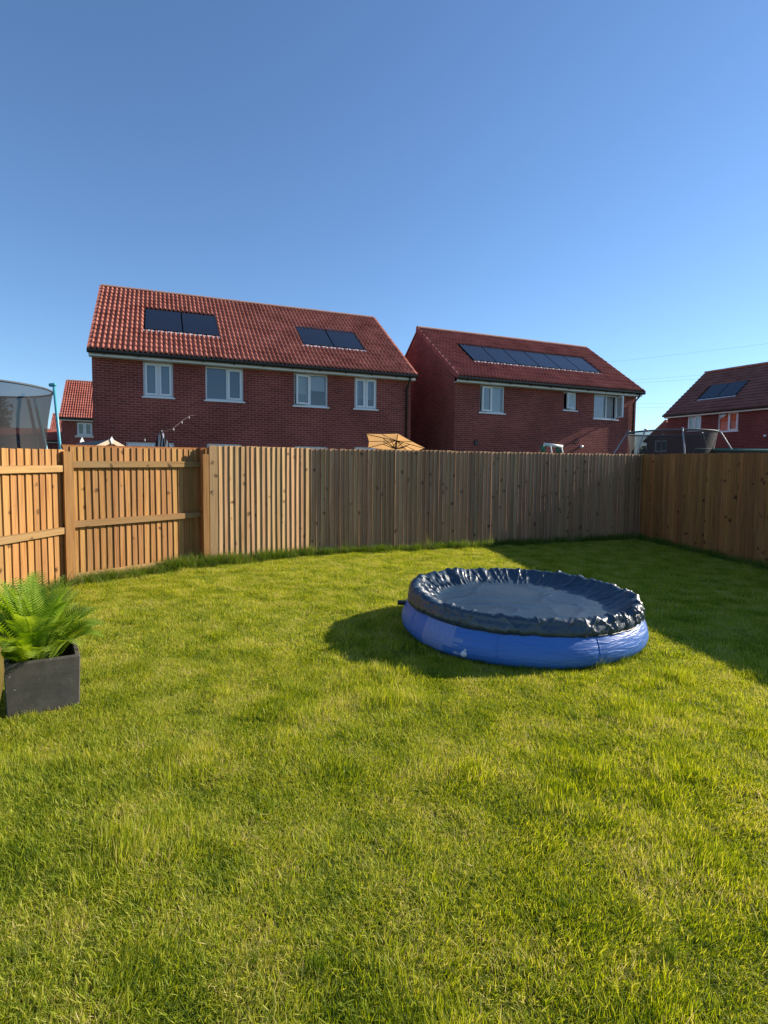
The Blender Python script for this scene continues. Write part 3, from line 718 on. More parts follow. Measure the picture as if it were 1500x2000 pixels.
# ---------------------------------------------------------------- planter, fern, pot
pa = math.atan2(3.64-3.43, -2.006+2.34)
planter = thing("planter", "square dark grey stone planter holding a fern", "planter", (-2.356, 3.425, gz(3.5)-.01), pa)
def planter_mat():
    mt, t, n, l, b = new_mat("charcoal_stone")
    tc = n.new("ShaderNodeTexCoord")
    n1 = n.new("ShaderNodeTexNoise"); n1.inputs["Scale"].default_value = 9; n1.inputs["Detail"].default_value = 8; n1.inputs["Roughness"].default_value = .7; l.new(tc.outputs["Object"], n1.inputs["Vector"])
    cr = n.new("ShaderNodeValToRGB"); cr.color_ramp.elements[0].position = .3; cr.color_ramp.elements[1].position = .75
    cr.color_ramp.elements[0].color = (.046, .042, .036, 1); cr.color_ramp.elements[1].color = (.105, .097, .082, 1)
    l.new(n1.outputs["Fac"], cr.inputs[0])
    v = n.new("ShaderNodeTexNoise"); v.inputs["Scale"].default_value = 45; v.inputs["Detail"].default_value = 3; l.new(tc.outputs["Object"], v.inputs["Vector"])
    mr = n.new("ShaderNodeMapRange"); mr.inputs[1].default_value = .66; mr.inputs[2].default_value = .75; l.new(v.outputs["Fac"], mr.inputs[0])
    mx = n.new("ShaderNodeMixRGB"); mx.inputs[2].default_value = (.26, .25, .22, 1); l.new(mr.outputs[0], mx.inputs[0]); l.new(cr.outputs[0], mx.inputs[1])
    l.new(mx.outputs[0], b.inputs["Base Color"]); b.inputs["Roughness"].default_value = .8
    bp = n.new("ShaderNodeBump"); bp.inputs["Strength"].default_value = .4; bp.inputs["Distance"].default_value = .006
    l.new(n1.outputs["Fac"], bp.inputs["Height"]); l.new(bp.outputs[0], b.inputs["Normal"]); return mt
W_, HT, TH_ = .425, .36, .03
b = MB()
def ringq(s, z, c=.006):
    # square ring with chamfered corners
    return [(c-s, -s, z), (W_+s-c, -s, z), (W_+s, c-s, z), (W_+s, W_+s-c, z), (W_+s-c, W_+s, z), (c-s, W_+s, z), (-s, W_+s-c, z), (-s, c-s, z)]
lev = [ringq(-.012, 0), ringq(0, HT-.01), ringq(-.004, HT), ringq(-TH_+.003, HT), ringq(-TH_, HT-.008), ringq(-TH_, HT-.12)]
for q in lev: b.v += q
b.f = [(i*8+j, i*8+(j+1) % 8, (i+1)*8+(j+1) % 8, (i+1)*8+j) for i in range(5) for j in range(8)] + [(7, 6, 5, 4, 3, 2, 1, 0)]
b.build("pot_body", planter_mat(), planter)
so_ = MB(); ng = 12
for i in range(ng+1):
    for j in range(ng+1):
        x = TH_ + (W_-2*TH_)*i/ng; y = TH_ + (W_-2*TH_)*j/ng; so_.v.append((x, y, HT-.07 + .02*random.random()))
so_.f = [(i*(ng+1)+j, (i+1)*(ng+1)+j, (i+1)*(ng+1)+j+1, i*(ng+1)+j+1) for i in range(ng) for j in range(ng)]
so_.build("potting_soil", simple("potting_soil", (.018, .013, .009), .95, noise=.5, nscale=60, bump=.8, bscale=90), planter)

pot = thing("glazed_pot", "tall ochre glazed pot cut off by the left edge in front of the planter", "pot", (-2.240, 3.05, gz(3.05)), 0)
MB().lathe([(0, .005), (.055, .0), (.062, .02), (.07, .1), (.088, .22), (.112, .34), (.124, .44), (.121, .51), (.108, .545), (.114, .56), (.114, .572), (.10, .574), (.098, .53), (0, .52)], 40).build("pot_body", simple("ochre_glaze", (.11, .08, .018), .45, noise=.3, nscale=9), pot, True)
MB().lathe([(.099, .528), (.05, .532), (.0, .53)], 24).build("potting_soil", simple("pot_soil", (.02, .015, .01), .95), pot)

fern_m = leaf_mat("fern_leaf", [(0, (.08, .17, .012)), (.5, (.23, .37, .028)), (1, (.42, .54, .075))], transl=.45, rough=.45)
def set_tint(me, vals):
    a = me.attributes.new("tint", 'FLOAT', 'POINT'); a.data.foreach_set("value", vals)
fc_ = planter.matrix_basis @ Vector((W_*.42, W_*.5, HT-.06))
fern = thing("fern", "bright green fern with arching fronds growing in the stone planter", "fern", tuple(fc_), 0)
def frond(az, Lf, elev, curl, wmax, base, tint, seed):
    r = random.Random(seed); n = 30; b = MB(); tv = []
    p = Vector(base); e = elev; pts = []; dirs = []
    hd = Vector((math.cos(az), math.sin(az), 0)); side = Vector((-math.sin(az), math.cos(az), 0))
    twist = r.uniform(-.35, .35); sway = r.uniform(-.25, .25)
    for i in range(n+1):
        f = i/n; pts.append(p.copy())
        d = (hd*math.cos(e) + Vector((0, 0, 1))*math.sin(e) + side*sway*f).normalized(); dirs.append(d)
        p = p + d*(Lf/n); e -= curl*(.35 + 1.5*f*f)/n
    b.tube(pts, [.0038*(1-.8*i/n) for i in range(n+1)], 4, False); tv += [.35]*len(b.v)
    npn = 25
    for q in range(npn):
        f = .14 + .86*q/(npn-1); fi = f*n; i0 = min(int(fi), n-1); P = pts[i0].lerp(pts[i0+1], fi-i0); d = dirs[i0]
        ln = wmax * (max(0.03, math.sin(math.pi*min(1, (f*.96)**1.25))**.75)) * r.uniform(.9, 1.06)
        nrm = side.cross(d).normalized()
        for sgn in (-1, 1):
            ax = (side*sgn*math.cos(twist*.5) + d*.42 + nrm*(.12 + twist*sgn*.5)).normalized()
            wv = d*1.0 - ax*d.dot(ax); wv.normalize(); k = 7; hw = max(.0034, ln*.088)
            vs = []; nn = ax.cross(wv)
            for j in range(k+1):
                t = j/k; c = P + ax*(ln*t) + nrm*(-.30*ln*t*t) + d*(.10*ln*t*t)
                ww = hw*(1 - t**1.6)*(1.0 if j % 2 else .62) + .0006
                vs += [c - wv*ww, c + wv*ww]
            b.add(vs, [(2*j, 2*j+1, 2*j+3, 2*j+2) for j in range(k)])
            tv += [min(1, max(0, tint + r.uniform(-.14, .14) + .12*f))]*len(vs)
    me = b.mesh("frond", fern_m); set_tint(me, tv)
    return link("frond", me, fern)
rf = random.Random(5)
for i in range(88):
    az = i*2.399 + rf.uniform(-.3, .3); ring = rf.random()**.75
    right = max(0, math.cos(az - .2))            # shorter on the lawn side
    elev = R(89 - 40*ring + 14*right*ring + rf.uniform(-6, 6)); Lf = rf.uniform(.50, .74)*(1.0 - .40*ring)*(1 - .12*right)
    frond(az, Lf, elev, R(40 + 85*ring + rf.uniform(-15, 30)), rf.uniform(.08, .115), (math.cos(az)*.14*ring, math.sin(az)*.14*ring, 0), rf.uniform(.15, .9), i)

# ---------------------------------------------------------------- things in the gardens behind
tealm = simple("teal_metal", (.08, .34, .42), .4); greym = simple("galvanised_tube", (.26, .26, .28), .5, metal=.3); foam = simple("grey_foam", (.06, .075, .09), .7)
netd = net_mat("black_net", (.014, .014, .017), .70); netb = net_mat("dark_net_panel", (.02, .02, .022), .66)
def trampoline(name, label, c, rad, zt, zm, poles, pm, net, flare=1.0, net_r=None, rail=.02, zg=.1):
    t = thing(name, label, "trampoline", (c[0], c[1], zg), 0)
    net_r = net_r or rad*.93
    n = 48; zt -= zg; zm -= zg
    b = MB()
    for i in range(9):
        f = i/8; z = zm + (zt - zm)*f; r = net_r*(1 - .10*math.sin(math.pi*f)*1.0) * (1 if f < 1 else 1)
        for j in range(n): b.v.append((r*math.cos(2*math.pi*j/n), r*math.sin(2*math.pi*j/n), z))
    b.f = [(i*n+j, i*n+(j+1) % n, (i+1)*n+(j+1) % n, (i+1)*n+j) for i in range(8) for j in range(n)]
    b.build("net", net, t, True)
    circ = lambda r, z: [(r*math.cos(2*math.pi*j/n), r*math.sin(2*math.pi*j/n), z) for j in range(n)] + [(r, 0, z), (r*math.cos(2*math.pi/n), r*math.sin(2*math.pi/n), z)]
    MB().tube(circ(net_r, zt), rail, 8).build("top_ring", foam, t, True)
    MB().tube(circ(rad, zm), .03, 8).build("frame_ring", pm, t, True)
    MB().lathe([(rad*.98, zm+.02), (rad*.78, zm+.03), (rad*.78, zm+.01)], n).build("edge_pad", foam, t)
    MB().lathe([(rad*.78, zm+.012), (0.01, zm+.008)], n).build("mat", M['black'], t)
    for a, dr in poles:
        a = R(a); u = Vector((math.cos(a), math.sin(a), 0))
        b1, b2, b3, b4 = u*rad*1.02, u*rad*1.02 + Vector((0, 0, zm)), u*(rad*1.02+dr) + Vector((0, 0, zm + (zt-zm)*.72)), u*net_r + Vector((0, 0, zt+.03))
        o = MB().tube([b1, b2, b2.lerp(b3, .5)+u*.03, b3, b3.lerp(b4, .8)+Vector((0, 0, .03)), b4], .018, 10).build("pole", pm, t, True)
        MB().tube([b4 - u*.03, b4 + u*.03], .024, 10).build("pole_cap", pm, o, True)
    for a in (30, 120, 210, 300):
        a = R(a); MB().tube([(rad*.9*math.cos(a), rad*.9*math.sin(a), zm), (rad*1.0*math.cos(a), rad*1.0*math.sin(a), 0)], .022, 8).build("leg", pm, t, True)
    return t
tl = trampoline("trampoline", "trampoline with teal pole and dark net rising above the left fence", (-7.62, 10.45), 1.42, 2.96, .8, (), tealm, netd, net_r=1.32)
MB().tube([(1.72, -.05, .2), (1.72, -.16, 1.77), (1.70, -.26, 2.86)], .026, 12).build("pole", tealm, tl, True)
MB().tube([(1.62, -.25, 2.87), (1.735, -.27, 2.88)], .032, 10).build("pole_cap", tealm, tl, True)
MB().tube([(.75, 1.5, .2), (.62, 1.35, 1.5), (.45, 1.20, 2.84)], .035, 10).build("pole", tealm, tl, True)
MB().tube([(.60, 1.42, .2), (.50, 1.28, 1.5), (.33, 1.16, 2.84)], .03, 10).build("foam_pole", foam, tl, True)
MB().tube([(-1.45, -.2, .2), (-1.45, -.2, 1.5), (-1.33, -.1, 2.86)], .035, 10).build("pole", tealm, tl, True)
trampoline("trampoline", "trampoline with grey bent poles and black net behind the fence corner", (6.95, 13.75), 1.12, 2.50, .78,
           ((-104, .10), (-28, .16), (172, .16), (-150, .10), (75, .14), (20, .14)), greym, netb, net_r=.98)

# canopy of a garden swing
gm = simple("green_trim", (.05, .16, .12), .6); dkc = simple("dark_canopy_cloth", (.02, .025, .035), .8)
cz = thing("swing_seat", "dark garden swing canopy with green edging at the right edge", "swing seat", (8.35, 13.0, .11), R(-50))
MB().add([(-.95, -.5, 1.98), (.95, -.5, 1.88), (.95, .5, 1.96), (-.95, .5, 2.02), (0, 0, 1.975), (-.95, -.5, 1.76), (.95, -.5, 1.68), (.95, .5, 1.76), (-.95, .5, 1.8)],
         [(0, 1, 4), (1, 2, 4), (2, 3, 4), (3, 0, 4), (5, 6, 1, 0), (6, 7, 2, 1), (7, 8, 3, 2), (8, 5, 0, 3)]).build("canopy", dkc, cz)
MB().tube([(-.96, -.51, 1.985), (.96, -.51, 1.885), (.96, .51, 1.965), (-.96, .51, 2.025), (-.96, -.51, 1.985)], .02, 6).build("canopy_edging", gm, cz)
for sx in (-.9, .9):
    MB().tube([(sx, -.5, 0), (sx, -.05, 1.9)], .022, 8).build("leg", gm, cz); MB().tube([(sx, .5, 0), (sx, .05, 1.9)], .022, 8).build("leg", gm, cz)
MB().box(-.75, .75, -.22, .25, .42, .48).build("seat", dkc, cz); MB().box(-.75, .75, .22, .28, .5, 1.0).build("backrest", dkc, cz)

# child's swing frame
sw = thing("play_frame", "green play frame with white top beam above the back fence", "play frame", (4.15, 14.0, .11), R(8))
grn = simple("green_play_metal", (.03, .13, .06), .5); cre = simple("cream_plastic", (.70, .69, .60), .5)
MB().tube([(-.22, 0, 2.10), (.26, 0, 2.05)], .042, 12).build("top_beam", cre, sw, True)
for sx in (-.2, .24):
    for sy in (-.45, .45): MB().tube([(sx + .10*(1 if sx > 0 else -1), sy, 0), (sx, 0, 2.06)], .022, 8).build("leg", grn, sw, True)
MB().tube([(-.07, -.05, 2.06), (-.01, -.3, 1.2)], .016, 8).build("brace", cre, sw, True); MB().tube([(.22, -.03, 2.04), (.27, -.4, 1.2)], .016, 8).build("brace", cre, sw, True)
MB().tube([(-.27, -.02, 2.08), (-.24, -.02, 1.85)], .05, 10).build("end_panel", grn, sw, True)
MB().tube([(.13, 0, 2.03), (.16, 0, 1.85)], .045, 10).build("end_panel", grn, sw, True)

# tan parasol, tilted so its underside shows
def cloth_mat(name, col, tr_):
    mt, t, n, l, b = new_mat(name)
    b.inputs["Base Color"].default_value = (*col, 1); b.inputs["Roughness"].default_value = .85; b.inputs["Specular IOR Level"].default_value = .1
    tc = n.new("ShaderNodeTexCoord"); wv = n.new("ShaderNodeTexNoise"); wv.inputs["Scale"].default_value = 90; l.new(tc.outputs["Object"], wv.inputs["Vector"])
    bp = n.new("ShaderNodeBump"); bp.inputs["Strength"].default_value = .15; bp.inputs["Distance"].default_value = .004; l.new(wv.outputs["Fac"], bp.inputs["Height"]); l.new(bp.outputs[0], b.inputs["Normal"])
    tr = n.new("ShaderNodeBsdfTranslucent"); tr.inputs[0].default_value = (*col, 1); mx = n.new("ShaderNodeMixShader"); mx.inputs[0].default_value = tr_
    l.new(b.outputs[0], mx.inputs[1]); l.new(tr.outputs[0], mx.inputs[2]); l.new(mx.outputs[0], n["Material Output"].inputs[0]); return mt
tan = cloth_mat("tan_canvas", (.70, .40, .16), .6); rib = simple("dark_rib", (.035, .028, .022), .5)
pz = thing("parasol", "open tan parasol tilted towards us beside the wide house", "parasol", (.33, 16.2, .11), 0)
apex = Vector((.02, .27, 2.335))
cor = [Vector((-.85, .0, 2.49)), Vector((.03, -.75, 2.446)), Vector((.82, .0, 2.10)), Vector((.52, 1.1, 1.94)), Vector((-.83, 1.1, 2.16))]
for i in range(5):
    a, c_ = cor[i], cor[(i+1) % 5]; n_ = 8; b = MB()
    for j in range(n_+1):
        f = j/n_; e = a.lerp(c_, f) + (apex - a.lerp(c_, .5))*.05*math.sin(math.pi*f)
        for q in range(n_+1):
            g_ = q/n_; p = apex.lerp(e, g_); p.z -= .02*math.sin(math.pi*g_)*math.sin(math.pi*f)
            b.v.append(tuple(p))
    b.f = [(j*(n_+1)+q, j*(n_+1)+q+1, (j+1)*(n_+1)+q+1, (j+1)*(n_+1)+q) for j in range(n_) for q in range(n_)]
    b.build("canopy_panel", tan, pz, True)
mast = apex + Vector((-.03, -.04, -.20))
for c_ in cor:
    MB().tube([apex + Vector((0, 0, -.02)), c_ + Vector((0, 0, -.015))], .011, 6).build("rib", rib, pz)
    MB().tube([mast + Vector((0, 0, -.06)), apex.lerp(c_, .45) + Vector((0, 0, -.03))], .011, 6).build("strut", rib, pz)
for i in range(5):
    mid = cor[i].lerp(cor[(i+1) % 5], .5)
    MB().tube([apex + Vector((0, 0, -.02)), mid + Vector((0, 0, -.02))], .010, 6).build("rib", rib, pz)
    MB().tube([mast + Vector((0, 0, -.06)), apex.lerp(mid, .45) + Vector((0, 0, -.035))], .010, 6).build("strut", rib, pz)
MB().tube([apex + Vector((0, 0, -.01)), mast + Vector((0, 0, -.08))], .028, 10).build("hub", rib, pz)
MB().tube([mast, (-.06, -.08, 1.75), (-.06, -.08, 0)], .02, 10).build("pole", rib, pz); MB().lathe([(0, .06), (.2, .05), (.22, 0)], 20, (-.06, -.08, 0)).build("base", rib, pz)

# folded parasol
fp = thing("folded_parasol", "closed black and white parasol in front of the wide house", "parasol", (-5.9, 15.0, .11), 0)
b = MB(); n = 24
for z, r in ((2.42, .015), (2.36, .04), (2.25, .085), (2.1, .13), (1.95, .16), (1.7, .17), (1.3, .15)):
    for j in range(n):
        a = 2*math.pi*j/n; rr = r*(1 + (.34 if j % 3 == 0 else -.16)); b.v.append((rr*math.cos(a), rr*math.sin(a), z))
b.f = [(i*n+j, (i+1)*n+j, (i+1)*n+(j+1) % n, i*n+(j+1) % n) for i in range(6) for j in range(n)]
def stripe_mat():
    mt, t, n, l, b = new_mat("striped_cloth")
    tc = n.new("ShaderNodeTexCoord"); wv = n.new("ShaderNodeTexWave"); wv.wave_type = 'BANDS'; wv.inputs["Scale"].default_value = 3.4; wv.inputs["Distortion"].default_value = 1.2
    l.new(tc.outputs["Object"], wv.inputs["Vector"]); cr = n.new("ShaderNodeValToRGB"); cr.color_ramp.interpolation = 'CONSTANT'
    cr.color_ramp.elements[0].color = (.012, .012, .014, 1); cr.color_ramp.elements[1].position = .74; cr.color_ramp.elements[1].color = (.5, .5, .52, 1)
    l.new(wv.outputs["Fac"], cr.inputs[0]); l.new(cr.outputs[0], b.inputs["Base Color"]); b.inputs["Roughness"].default_value = .8; return mt
b.build("folded_canopy", stripe_mat(), fp); MB().tube([(0, 0, 2.45), (0, 0, 0)], .02, 8).build("pole", greym, fp)
MB().lathe([(0, .07), (.22, .05), (.24, 0)], 20).build("base", rib, fp)

# festoon lights
fl = thing("festoon_lights", "string of small white bulbs slung from the house wall to the closed parasol", "string lights", (-5.9, 15.0, 2.5), 0)
wirep = [Vector(p) - Vector((-5.9, 15.0, 2.5)) for p in [(-6.12, 18.7, 3.38), (-6.0, 17.4, 3.18), (-5.72, 16.0, 2.90), (-5.66, 15.2, 2.64), (-5.88, 15.0, 2.50), (-6.35, 15.0, 2.34), (-6.9, 15.0, 2.45)]]
MB().tube(wirep, .0035, 6).build("wire", simple("pale_wire", (.20, .13, .12), .6), fl)
bulb = simple("bulb_glass", (.40, .38, .36), .3)
for p in [(-5.72, 16.0, 2.90), (-5.66, 15.2, 2.64), (-6.35, 15.0, 2.34), (-6.0, 17.4, 3.18)]:
    q = Vector(p) - Vector((-5.9, 15.0, 2.5)); MB().lathe([(.0, 0), (.008, -.008), (.01, -.02), (.02, -.04), (.022, -.06), (.012, -.075), (0, -.08)], 12, tuple(q)).build("bulb", bulb, fl, True)

# playhouse roof
sh = thing("playhouse", "small wooden playhouse with dark felt roof and cream bargeboards behind the fence", "playhouse", (-6.28, 13.0, .11), R(50))
felt = simple("roof_felt", (.055, .06, .07), .9, noise=.35, nscale=10, bump=.4); bb = simple("cream_bargeboard", (.66, .52, .36), .7, noise=.12)
ap, ev, hw, dp = 2.07, 1.76, .62, 1.55     # ridge runs along local +y (away), gable at y = 0 facing the garden
MB().add([(-hw, 0, ev), (0, 0, ap), (hw, 0, ev), (-hw, dp, ev), (0, dp, ap), (hw, dp, ev)], [(0, 1, 4, 3), (1, 2, 5, 4)]).build("roof_felt", felt, sh)
MB().add([(-hw+.1, .04, 0), (hw-.1, .04, 0), (hw-.1, .04, ev), (0, .04, ap-.04), (-hw+.1, .04, ev)], [(0, 1, 2, 3, 4)]).build("gable_wall", M['wood'], sh)
MB().quad((-hw+.1, .04, 0), (-hw+.1, dp-.05, 0), (-hw+.1, dp-.05, ev), (-hw+.1, .04, ev)).build("side_wall", M['wood'], sh)
MB().quad((hw-.1, .04, 0), (hw-.1, dp-.05, 0), (hw-.1, dp-.05, ev), (hw-.1, .04, ev)).build("side_wall", M['wood'], sh)
for s in (-1, 1):
    MB().add([(s*.01, -.03, ap+.02), (s*(hw+.03), -.03, ev+.0), (s*(hw+.03), -.03, ev-.10), (s*.01, -.03, ap-.08), (s*.01, .02, ap+.02), (s*(hw+.03), .02, ev+.0), (s*(hw+.03), .02, ev-.10), (s*.01, .02, ap-.08)],
             [(0, 1, 2, 3), (7, 6, 5, 4), (0, 4, 5, 1), (3, 2, 6, 7), (1, 5, 6, 2)]).build("bargeboard", bb, sh)
MB().add([(0, -.05, ap+.07), (.04, -.05, ap), (0, -.05, ap-.12), (-.04, -.05, ap), (0, -.032, ap+.07), (.04, -.032, ap), (0, -.032, ap-.12), (-.04, -.032, ap)],
         [(0, 3, 2, 1), (4, 5, 6, 7), (0, 1, 5, 4), (1, 2, 6, 5), (2, 3, 7, 6), (3, 0, 4, 7)]).build("finial", simple("white_finial", (.72, .70, .66), .6), sh)
MB().add([(0, dp+.03, ap+.12), (.055, dp+.03, ap), (0, dp+.03, ap-.1), (-.055, dp+.03, ap), (0, dp+.01, ap+.12), (.055, dp+.01, ap), (0, dp+.01, ap-.1), (-.055, dp+.01, ap)],
         [(0, 3, 2, 1), (4, 5, 6, 7), (0, 1, 5, 4), (1, 2, 6, 5), (2, 3, 7, 6), (3, 0, 4, 7)]).build("finial", simple("white_finial_back", (.72, .70, .66), .6), sh)

# far trees
tree_leaf = leaf_mat("tree_leaf", [(0, (.022, .045, .012)), (.5, (.045, .08, .02)), (1, (.08, .12, .03))], transl=.3)
bark = simple("bark", (.06, .045, .03), .9, noise=.3)
def tree(label, c, h, r, nleaf, ls, seed):
    q = np.random.default_rng(seed); t = thing("tree", label, "tree", (c[0], c[1], .1), 0)
    tr = MB(); tr.tube([(0, 0, 0), (.05*r, 0, h*.3), (0, .05*r, h*.6), (0, 0, h*.85)], [.09*r, .07*r, .05*r, .01], 8)
    for i in range(7):
        a = i*2.4; z = h*(.3 + .07*i); tr.tube([(0, 0, z), (r*.35*math.cos(a), r*.35*math.sin(a), z+h*.1), (r*.7*math.cos(a), r*.7*math.sin(a), z+h*.16)], [.04*r, .025*r, .008*r], 6)
    tr.build("trunk", bark, t)
    cl = []
    for i in range(26):
        a = q.uniform(0, 6.28); z = q.uniform(.3, .95); rr = r*(.9*math.sin(math.pi*min(1, z**1.1*.95)))*q.uniform(.2, .9); cl.append((rr*math.cos(a), rr*math.sin(a), h*z, r*q.uniform(.22, .40)))
    cl = np.array(cl); pick = q.integers(0, len(cl), nleaf); d = q.normal(size=(nleaf, 3)); d /= np.linalg.norm(d, axis=1)[:, None]
    P = cl[pick, :3] + d*(cl[pick, 3]*q.uniform(.5, 1.05, nleaf))[:, None]
    u = q.normal(size=(nleaf, 3)); u /= np.linalg.norm(u, axis=1)[:, None]; v = np.cross(u, q.normal(size=(nleaf, 3))); v /= np.linalg.norm(v, axis=1)[:, None]
    s = ls*q.uniform(.6, 1.3, (nleaf, 1)); V = np.stack([P-u*s, P+v*s*.5, P+u*s, P-v*s*.5], 1).reshape(-1, 3)
    b = MB(); b.v = [tuple(x) for x in V]; b.f = [(4*i, 4*i+1, 4*i+2, 4*i+3) for i in range(nleaf)]
    me = b.mesh("crown", tree_leaf); set_tint(me, np.repeat(q.uniform(0, 1, nleaf), 4)); link("crown", me, t)
tree("dark green tree seen through the net at the left edge", (-35.5, 49.0), 8.2, 3.9, 9000, .2, 1)
tree("small far tree beside the right corner of the detached house", (36.0, 78.0), 5.9, 1.9, 3000, .16, 2)

# overhead wires on the right
wm = simple("wire_grey", (.16, .17, .19), .6)
for lab, a, c_ in (("uppermost overhead power line in the sky at the right", (40, 158, 31.0), (125, 130, 37.5)),
                   ("second overhead power line from the top", (45, 156, 26.6), (125, 130, 30.2)),
                   ("third overhead power line from the top", (45, 156, 25.9), (125, 130, 29.0)),
                   ("fourth overhead power line from the top", (45, 151, 20.85), (125, 149, 23.2)),
                   ("lowest overhead power line, just above the trampoline net", (45, 151, 19.95), (125, 149, 21.9))):
    a, c_ = Vector(a), Vector(c_); o = MB(); pts = []
    for i in range(13):
        f = i/12; p = a.lerp(c_, f); p.z -= .5*math.sin(math.pi*f)*1.0 - .0; pts.append(p)
    tag(o.tube(pts, .015, 5).build("power_line", wm), lab, "power line", "overhead lines")

# ---------------------------------------------------------------- grass
lawn_m = leaf_mat("grass_blade", [(0, (.07, .135, .010)), (.3, (.24, .325, .022)), (.58, (.46, .515, .045)), (.85, (.62, .59, .11)), (1, (.66, .56, .26))], transl=.5, patch=(3.6, .22))
long_m = leaf_mat("long_grass_blade", [(0, (.05, .11, .01)), (.5, (.11, .20, .016)), (.85, (.2, .26, .03)), (1, (.45, .37, .18))], transl=.42, patch=(1.5, .15))
def clump(name, mat, seed, nb, rad, hmin, hmax, wmin, wmax, lean, dry=.055, gauss=True, spread=1.1):
    q = np.random.default_rng(seed)
    if gauss: px, py = q.normal(0, rad*.5, nb), q.normal(0, rad*.5, nb)
    else: px, py = q.uniform(-rad, rad, nb), q.uniform(-rad, rad, nb)
    h = q.uniform(hmin, hmax, nb)*q.uniform(.7, 1, nb); a = q.uniform(0, 2*np.pi, nb); ln = q.gamma(2.0, lean/2, nb); wd = q.uniform(wmin, wmax, nb)
    la = q.normal(0, spread, nb)
    V = np.zeros((nb, 7, 3)); wx, wy = np.cos(a), np.sin(a)
    for j, (f, wf) in enumerate(((0, .8), (.4, 1.0), (.75, .75))):
        off = h*ln*f**1.8; z = h*f*np.sqrt(np.clip(1 - (ln*f*.55)**2, .12, 1))
        cx = px + off*np.cos(la); cy = py + off*np.sin(la)
        V[:, 2*j] = np.stack([cx - wx*wd*wf/2, cy - wy*wd*wf/2, z - .004], 1); V[:, 2*j+1] = np.stack([cx + wx*wd*wf/2, cy + wy*wd*wf/2, z - .004], 1)
    off = h*ln; z = h*np.sqrt(np.clip(1 - (ln*.55)**2, .12, 1)); V[:, 6] = np.stack([px + off*np.cos(la), py + off*np.sin(la), z], 1)
    b = MB(); b.v = [tuple(p) for p in V.reshape(-1, 3)]
    for i in range(nb):
        o = i*7; b.f += [(o, o+1, o+3, o+2), (o+2, o+3, o+5, o+4), (o+4, o+5, o+6)]
    me = b.mesh(name, mat); t = q.uniform(.08, .86, nb); t[q.random(nb) < dry] = q.uniform(.85, 1.0); set_tint(me, np.repeat(t, 7))
    return bpy.data.objects.new(name, me)
def scatter(name, label, clumps, pts, rots, scls, idx, cname):
    col = bpy.data.collections.new(cname)
    for c in clumps: col.objects.link(c)
    me = bpy.data.meshes.new(name); me.from_pydata([tuple(p) for p in pts], [], [])
    for an, ty, d in (("rot", 'FLOAT_VECTOR', rots), ("scl", 'FLOAT_VECTOR', scls)):
        a = me.attributes.new(an, ty, 'POINT'); a.data.foreach_set("vector", np.asarray(d, float).ravel())
    a = me.attributes.new("pick", 'INT', 'POINT'); a.data.foreach_set("value", np.asarray(idx, int))
    o = link(name, me); tag(o, label, "grass", kind="stuff")
    ng = bpy.data.node_groups.new(name + "_nodes", 'GeometryNodeTree')
    ng.interface.new_socket("Geometry", in_out='INPUT', socket_type='NodeSocketGeometry'); ng.interface.new_socket("Geometry", in_out='OUTPUT', socket_type='NodeSocketGeometry')
    N_ = ng.nodes; gi = N_.new("NodeGroupInput"); go = N_.new("NodeGroupOutput"); ip = N_.new("GeometryNodeInstanceOnPoints"); ci = N_.new("GeometryNodeCollectionInfo")
    ci.inputs["Collection"].default_value = col; ci.inputs["Separate Children"].default_value = True; ci.inputs["Reset Children"].default_value = True
    def na(nm, ty):
        x = N_.new("GeometryNodeInputNamedAttribute"); x.data_type = ty; x.inputs["Name"].default_value = nm; return [s for s in x.outputs if s.enabled and s.name == "Attribute"][0]
    l = ng.links
    l.new(gi.outputs[0], ip.inputs["Points"]); l.new(ci.outputs[0], ip.inputs["Instance"]); ip.inputs["Pick Instance"].default_value = True
    l.new(na("pick", 'INT'), ip.inputs["Instance Index"])
    e2r = N_.new("FunctionNodeEulerToRotation"); l.new(na("rot", 'FLOAT_VECTOR'), e2r.inputs[0]); l.new(e2r.outputs[0], ip.inputs["Rotation"])
    l.new(na("scl", 'FLOAT_VECTOR'), ip.inputs["Scale"]); l.new(ip.outputs[0], go.inputs[0])
    md = o.modifiers.new("grass", 'NODES'); md.node_group = ng
    return o

def clear(x, y):
    ok = np.hypot(x - PC[0], y - PC[1]) > 1.10
    c, s = math.cos(-pa), math.sin(-pa); lx = (x+2.356)*c - (y-3.425)*s; ly = (x+2.356)*s + (y-3.425)*c
    ok &= ~((lx > -.03) & (lx < W_+.03) & (ly > -.03) & (ly < W_+.03))
    ok &= np.hypot(x + 2.240, y - 3.05) > .07
    return ok
near = [clump("near_turf", lawn_m, 200+i, 400, .105, .016, .044, .0016, .0036, .85) for i in range(10)]
mid_ = [clump("mid_turf", lawn_m, 300+i, 340, .125, .016, .042, .0026, .0050, .8) for i in range(8)]
def lawn_pts(y0, y1, dens):
    st = 1/math.sqrt(dens); gx, gy = np.meshgrid(np.arange(-5.2, 7.5, st), np.arange(y0, y1, st)); gx, gy = gx.ravel(), gy.ravel()
    x = gx + rng.uniform(-.7, .7, len(gx))*st; y = gy + rng.uniform(-.7, .7, len(gy))*st
    vis = np.abs(x) < (.80*y + 1.2)
    k = inside(x, y, poly) & clear(x, y) & vis; return x[k], y[k]
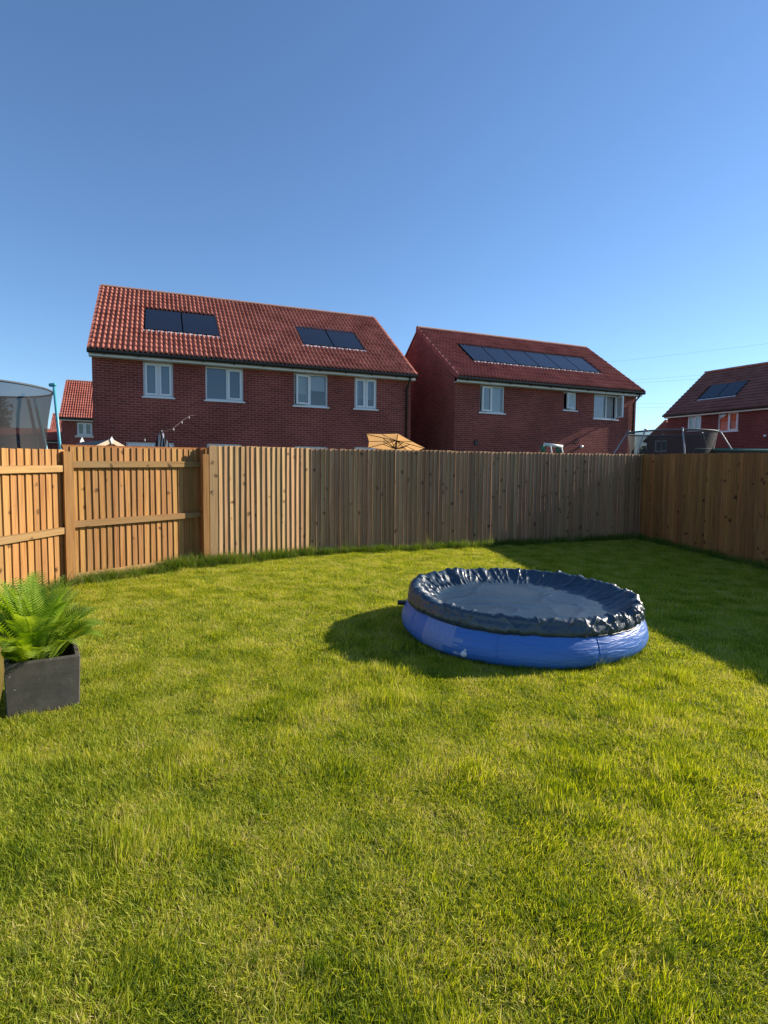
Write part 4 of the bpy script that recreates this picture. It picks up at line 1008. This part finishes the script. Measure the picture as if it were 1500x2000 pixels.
for nm, lab, cl, y0, y1, dens in (("lawn_grass", "mown yellow green grass of the near lawn", near, .7, 4.6, 150), ("lawn_grass", "mown grass of the far half of the lawn", mid_, 4.6, 12.1, 95)):
    x, y = lawn_pts(y0, y1, dens); n = len(x)
    hn = vnoise(x*1.7+40, y*1.7+40, 4)*.5 + vnoise(x*4.5+10, y*4.5+10, 6)*.5
    sz = (.75 + .25*hn + .65*np.clip((hn-.60)/.12, 0, 1)) * np.exp(rng.normal(0, .26, n))
    la = 2*np.pi*vnoise(x*.9+5, y*.9+9, 12)*1.6 + rng.normal(0, .5, n)
    la = np.where(rng.random(n) < .7, rng.uniform(0, 2*np.pi, n), la)
    rots = np.stack([np.zeros(n)+.03, np.zeros(n), la], 1)
    scls = np.stack([np.ones(n)]*2 + [sz], 1)*rng.uniform(.85, 1.15, (n, 1))
    z = np.array([gz(v) for v in y])
    scatter(nm, lab, cl, np.stack([x, y, z], 1), rots, scls, rng.integers(0, len(cl), n), nm + "_source")

tufts = [clump("long_tuft", long_m, 400+i, 130, .09, .09, .24, .002, .0045, .6, dry=.05) for i in range(6)] + [clump("seed_tuft", long_m, 450, 40, .08, .2, .4, .0015, .003, .5, dry=.6)]
P = []
def along(a, c_, step, off0, off1, keep=1.0, hs_=1.0):
    a, c_ = np.array(a), np.array(c_); d = c_ - a; L = np.hypot(*d); d = d/L; nrm = np.array([d[1], -d[0]])
    for s in np.arange(0, L, step):
        if rng.random() < keep:
            p = a + d*(s + rng.uniform(-step, step)*.5) + nrm*rng.uniform(off0, off1); P.append((p[0], p[1], rng.uniform(.55, 1.0)*hs_))
along(LL_END, POST, .10, .04, .12); along(POST, LB_END, .05, .07, .16); along((-3.2, 8.2), (-2.55, 8.75), .035, .0, .16, 1, 1.35); along(POST, LB_END, .09, .12, .28, .6); along((-3.0, 8.6), LS0, .05, 0, .15)
along((-2.75, 8.55), BEND, .045, .04, .14, 1, 1.25); along(LS0, BEND, .06, .10, .22, .7); along(BEND, CORNER, .06, .05, .14); along(BEND, (3, 11.1), .12, .1, .22, .5); along(CORNER, RF1, .09, .05, .14)
for i in range(26):   # scattered longer tufts in the lawn
    x, y = rng.uniform(-2.6, 3.2), rng.uniform(1.6, 4.2)
    if clear(np.array([x]), np.array([y]))[0]: P.append((x, y, rng.uniform(.22, .4)))
for i in range(70):   # blades left uncut against the pool
    a = rng.uniform(0, 2*np.pi); P.append((PC[0]+1.13*math.cos(a), PC[1]+1.13*math.sin(a), rng.uniform(.25, .5)))
P = np.array(P); n = len(P)
scatter("edge_grass", "uncut longer grass along the foot of the fences and pool", tufts, np.stack([P[:, 0], P[:, 1], np.array([gz(v) for v in P[:, 1]])], 1),
        np.stack([rng.uniform(-.2, .2, n), rng.uniform(-.2, .2, n), rng.uniform(0, 6.28, n)], 1), np.stack([P[:, 2]*1.1, P[:, 2]*1.1, P[:, 2]], 1),
        np.where(rng.random(n) < .06, 6, rng.integers(0, 6, n)), "edge_grass_source")
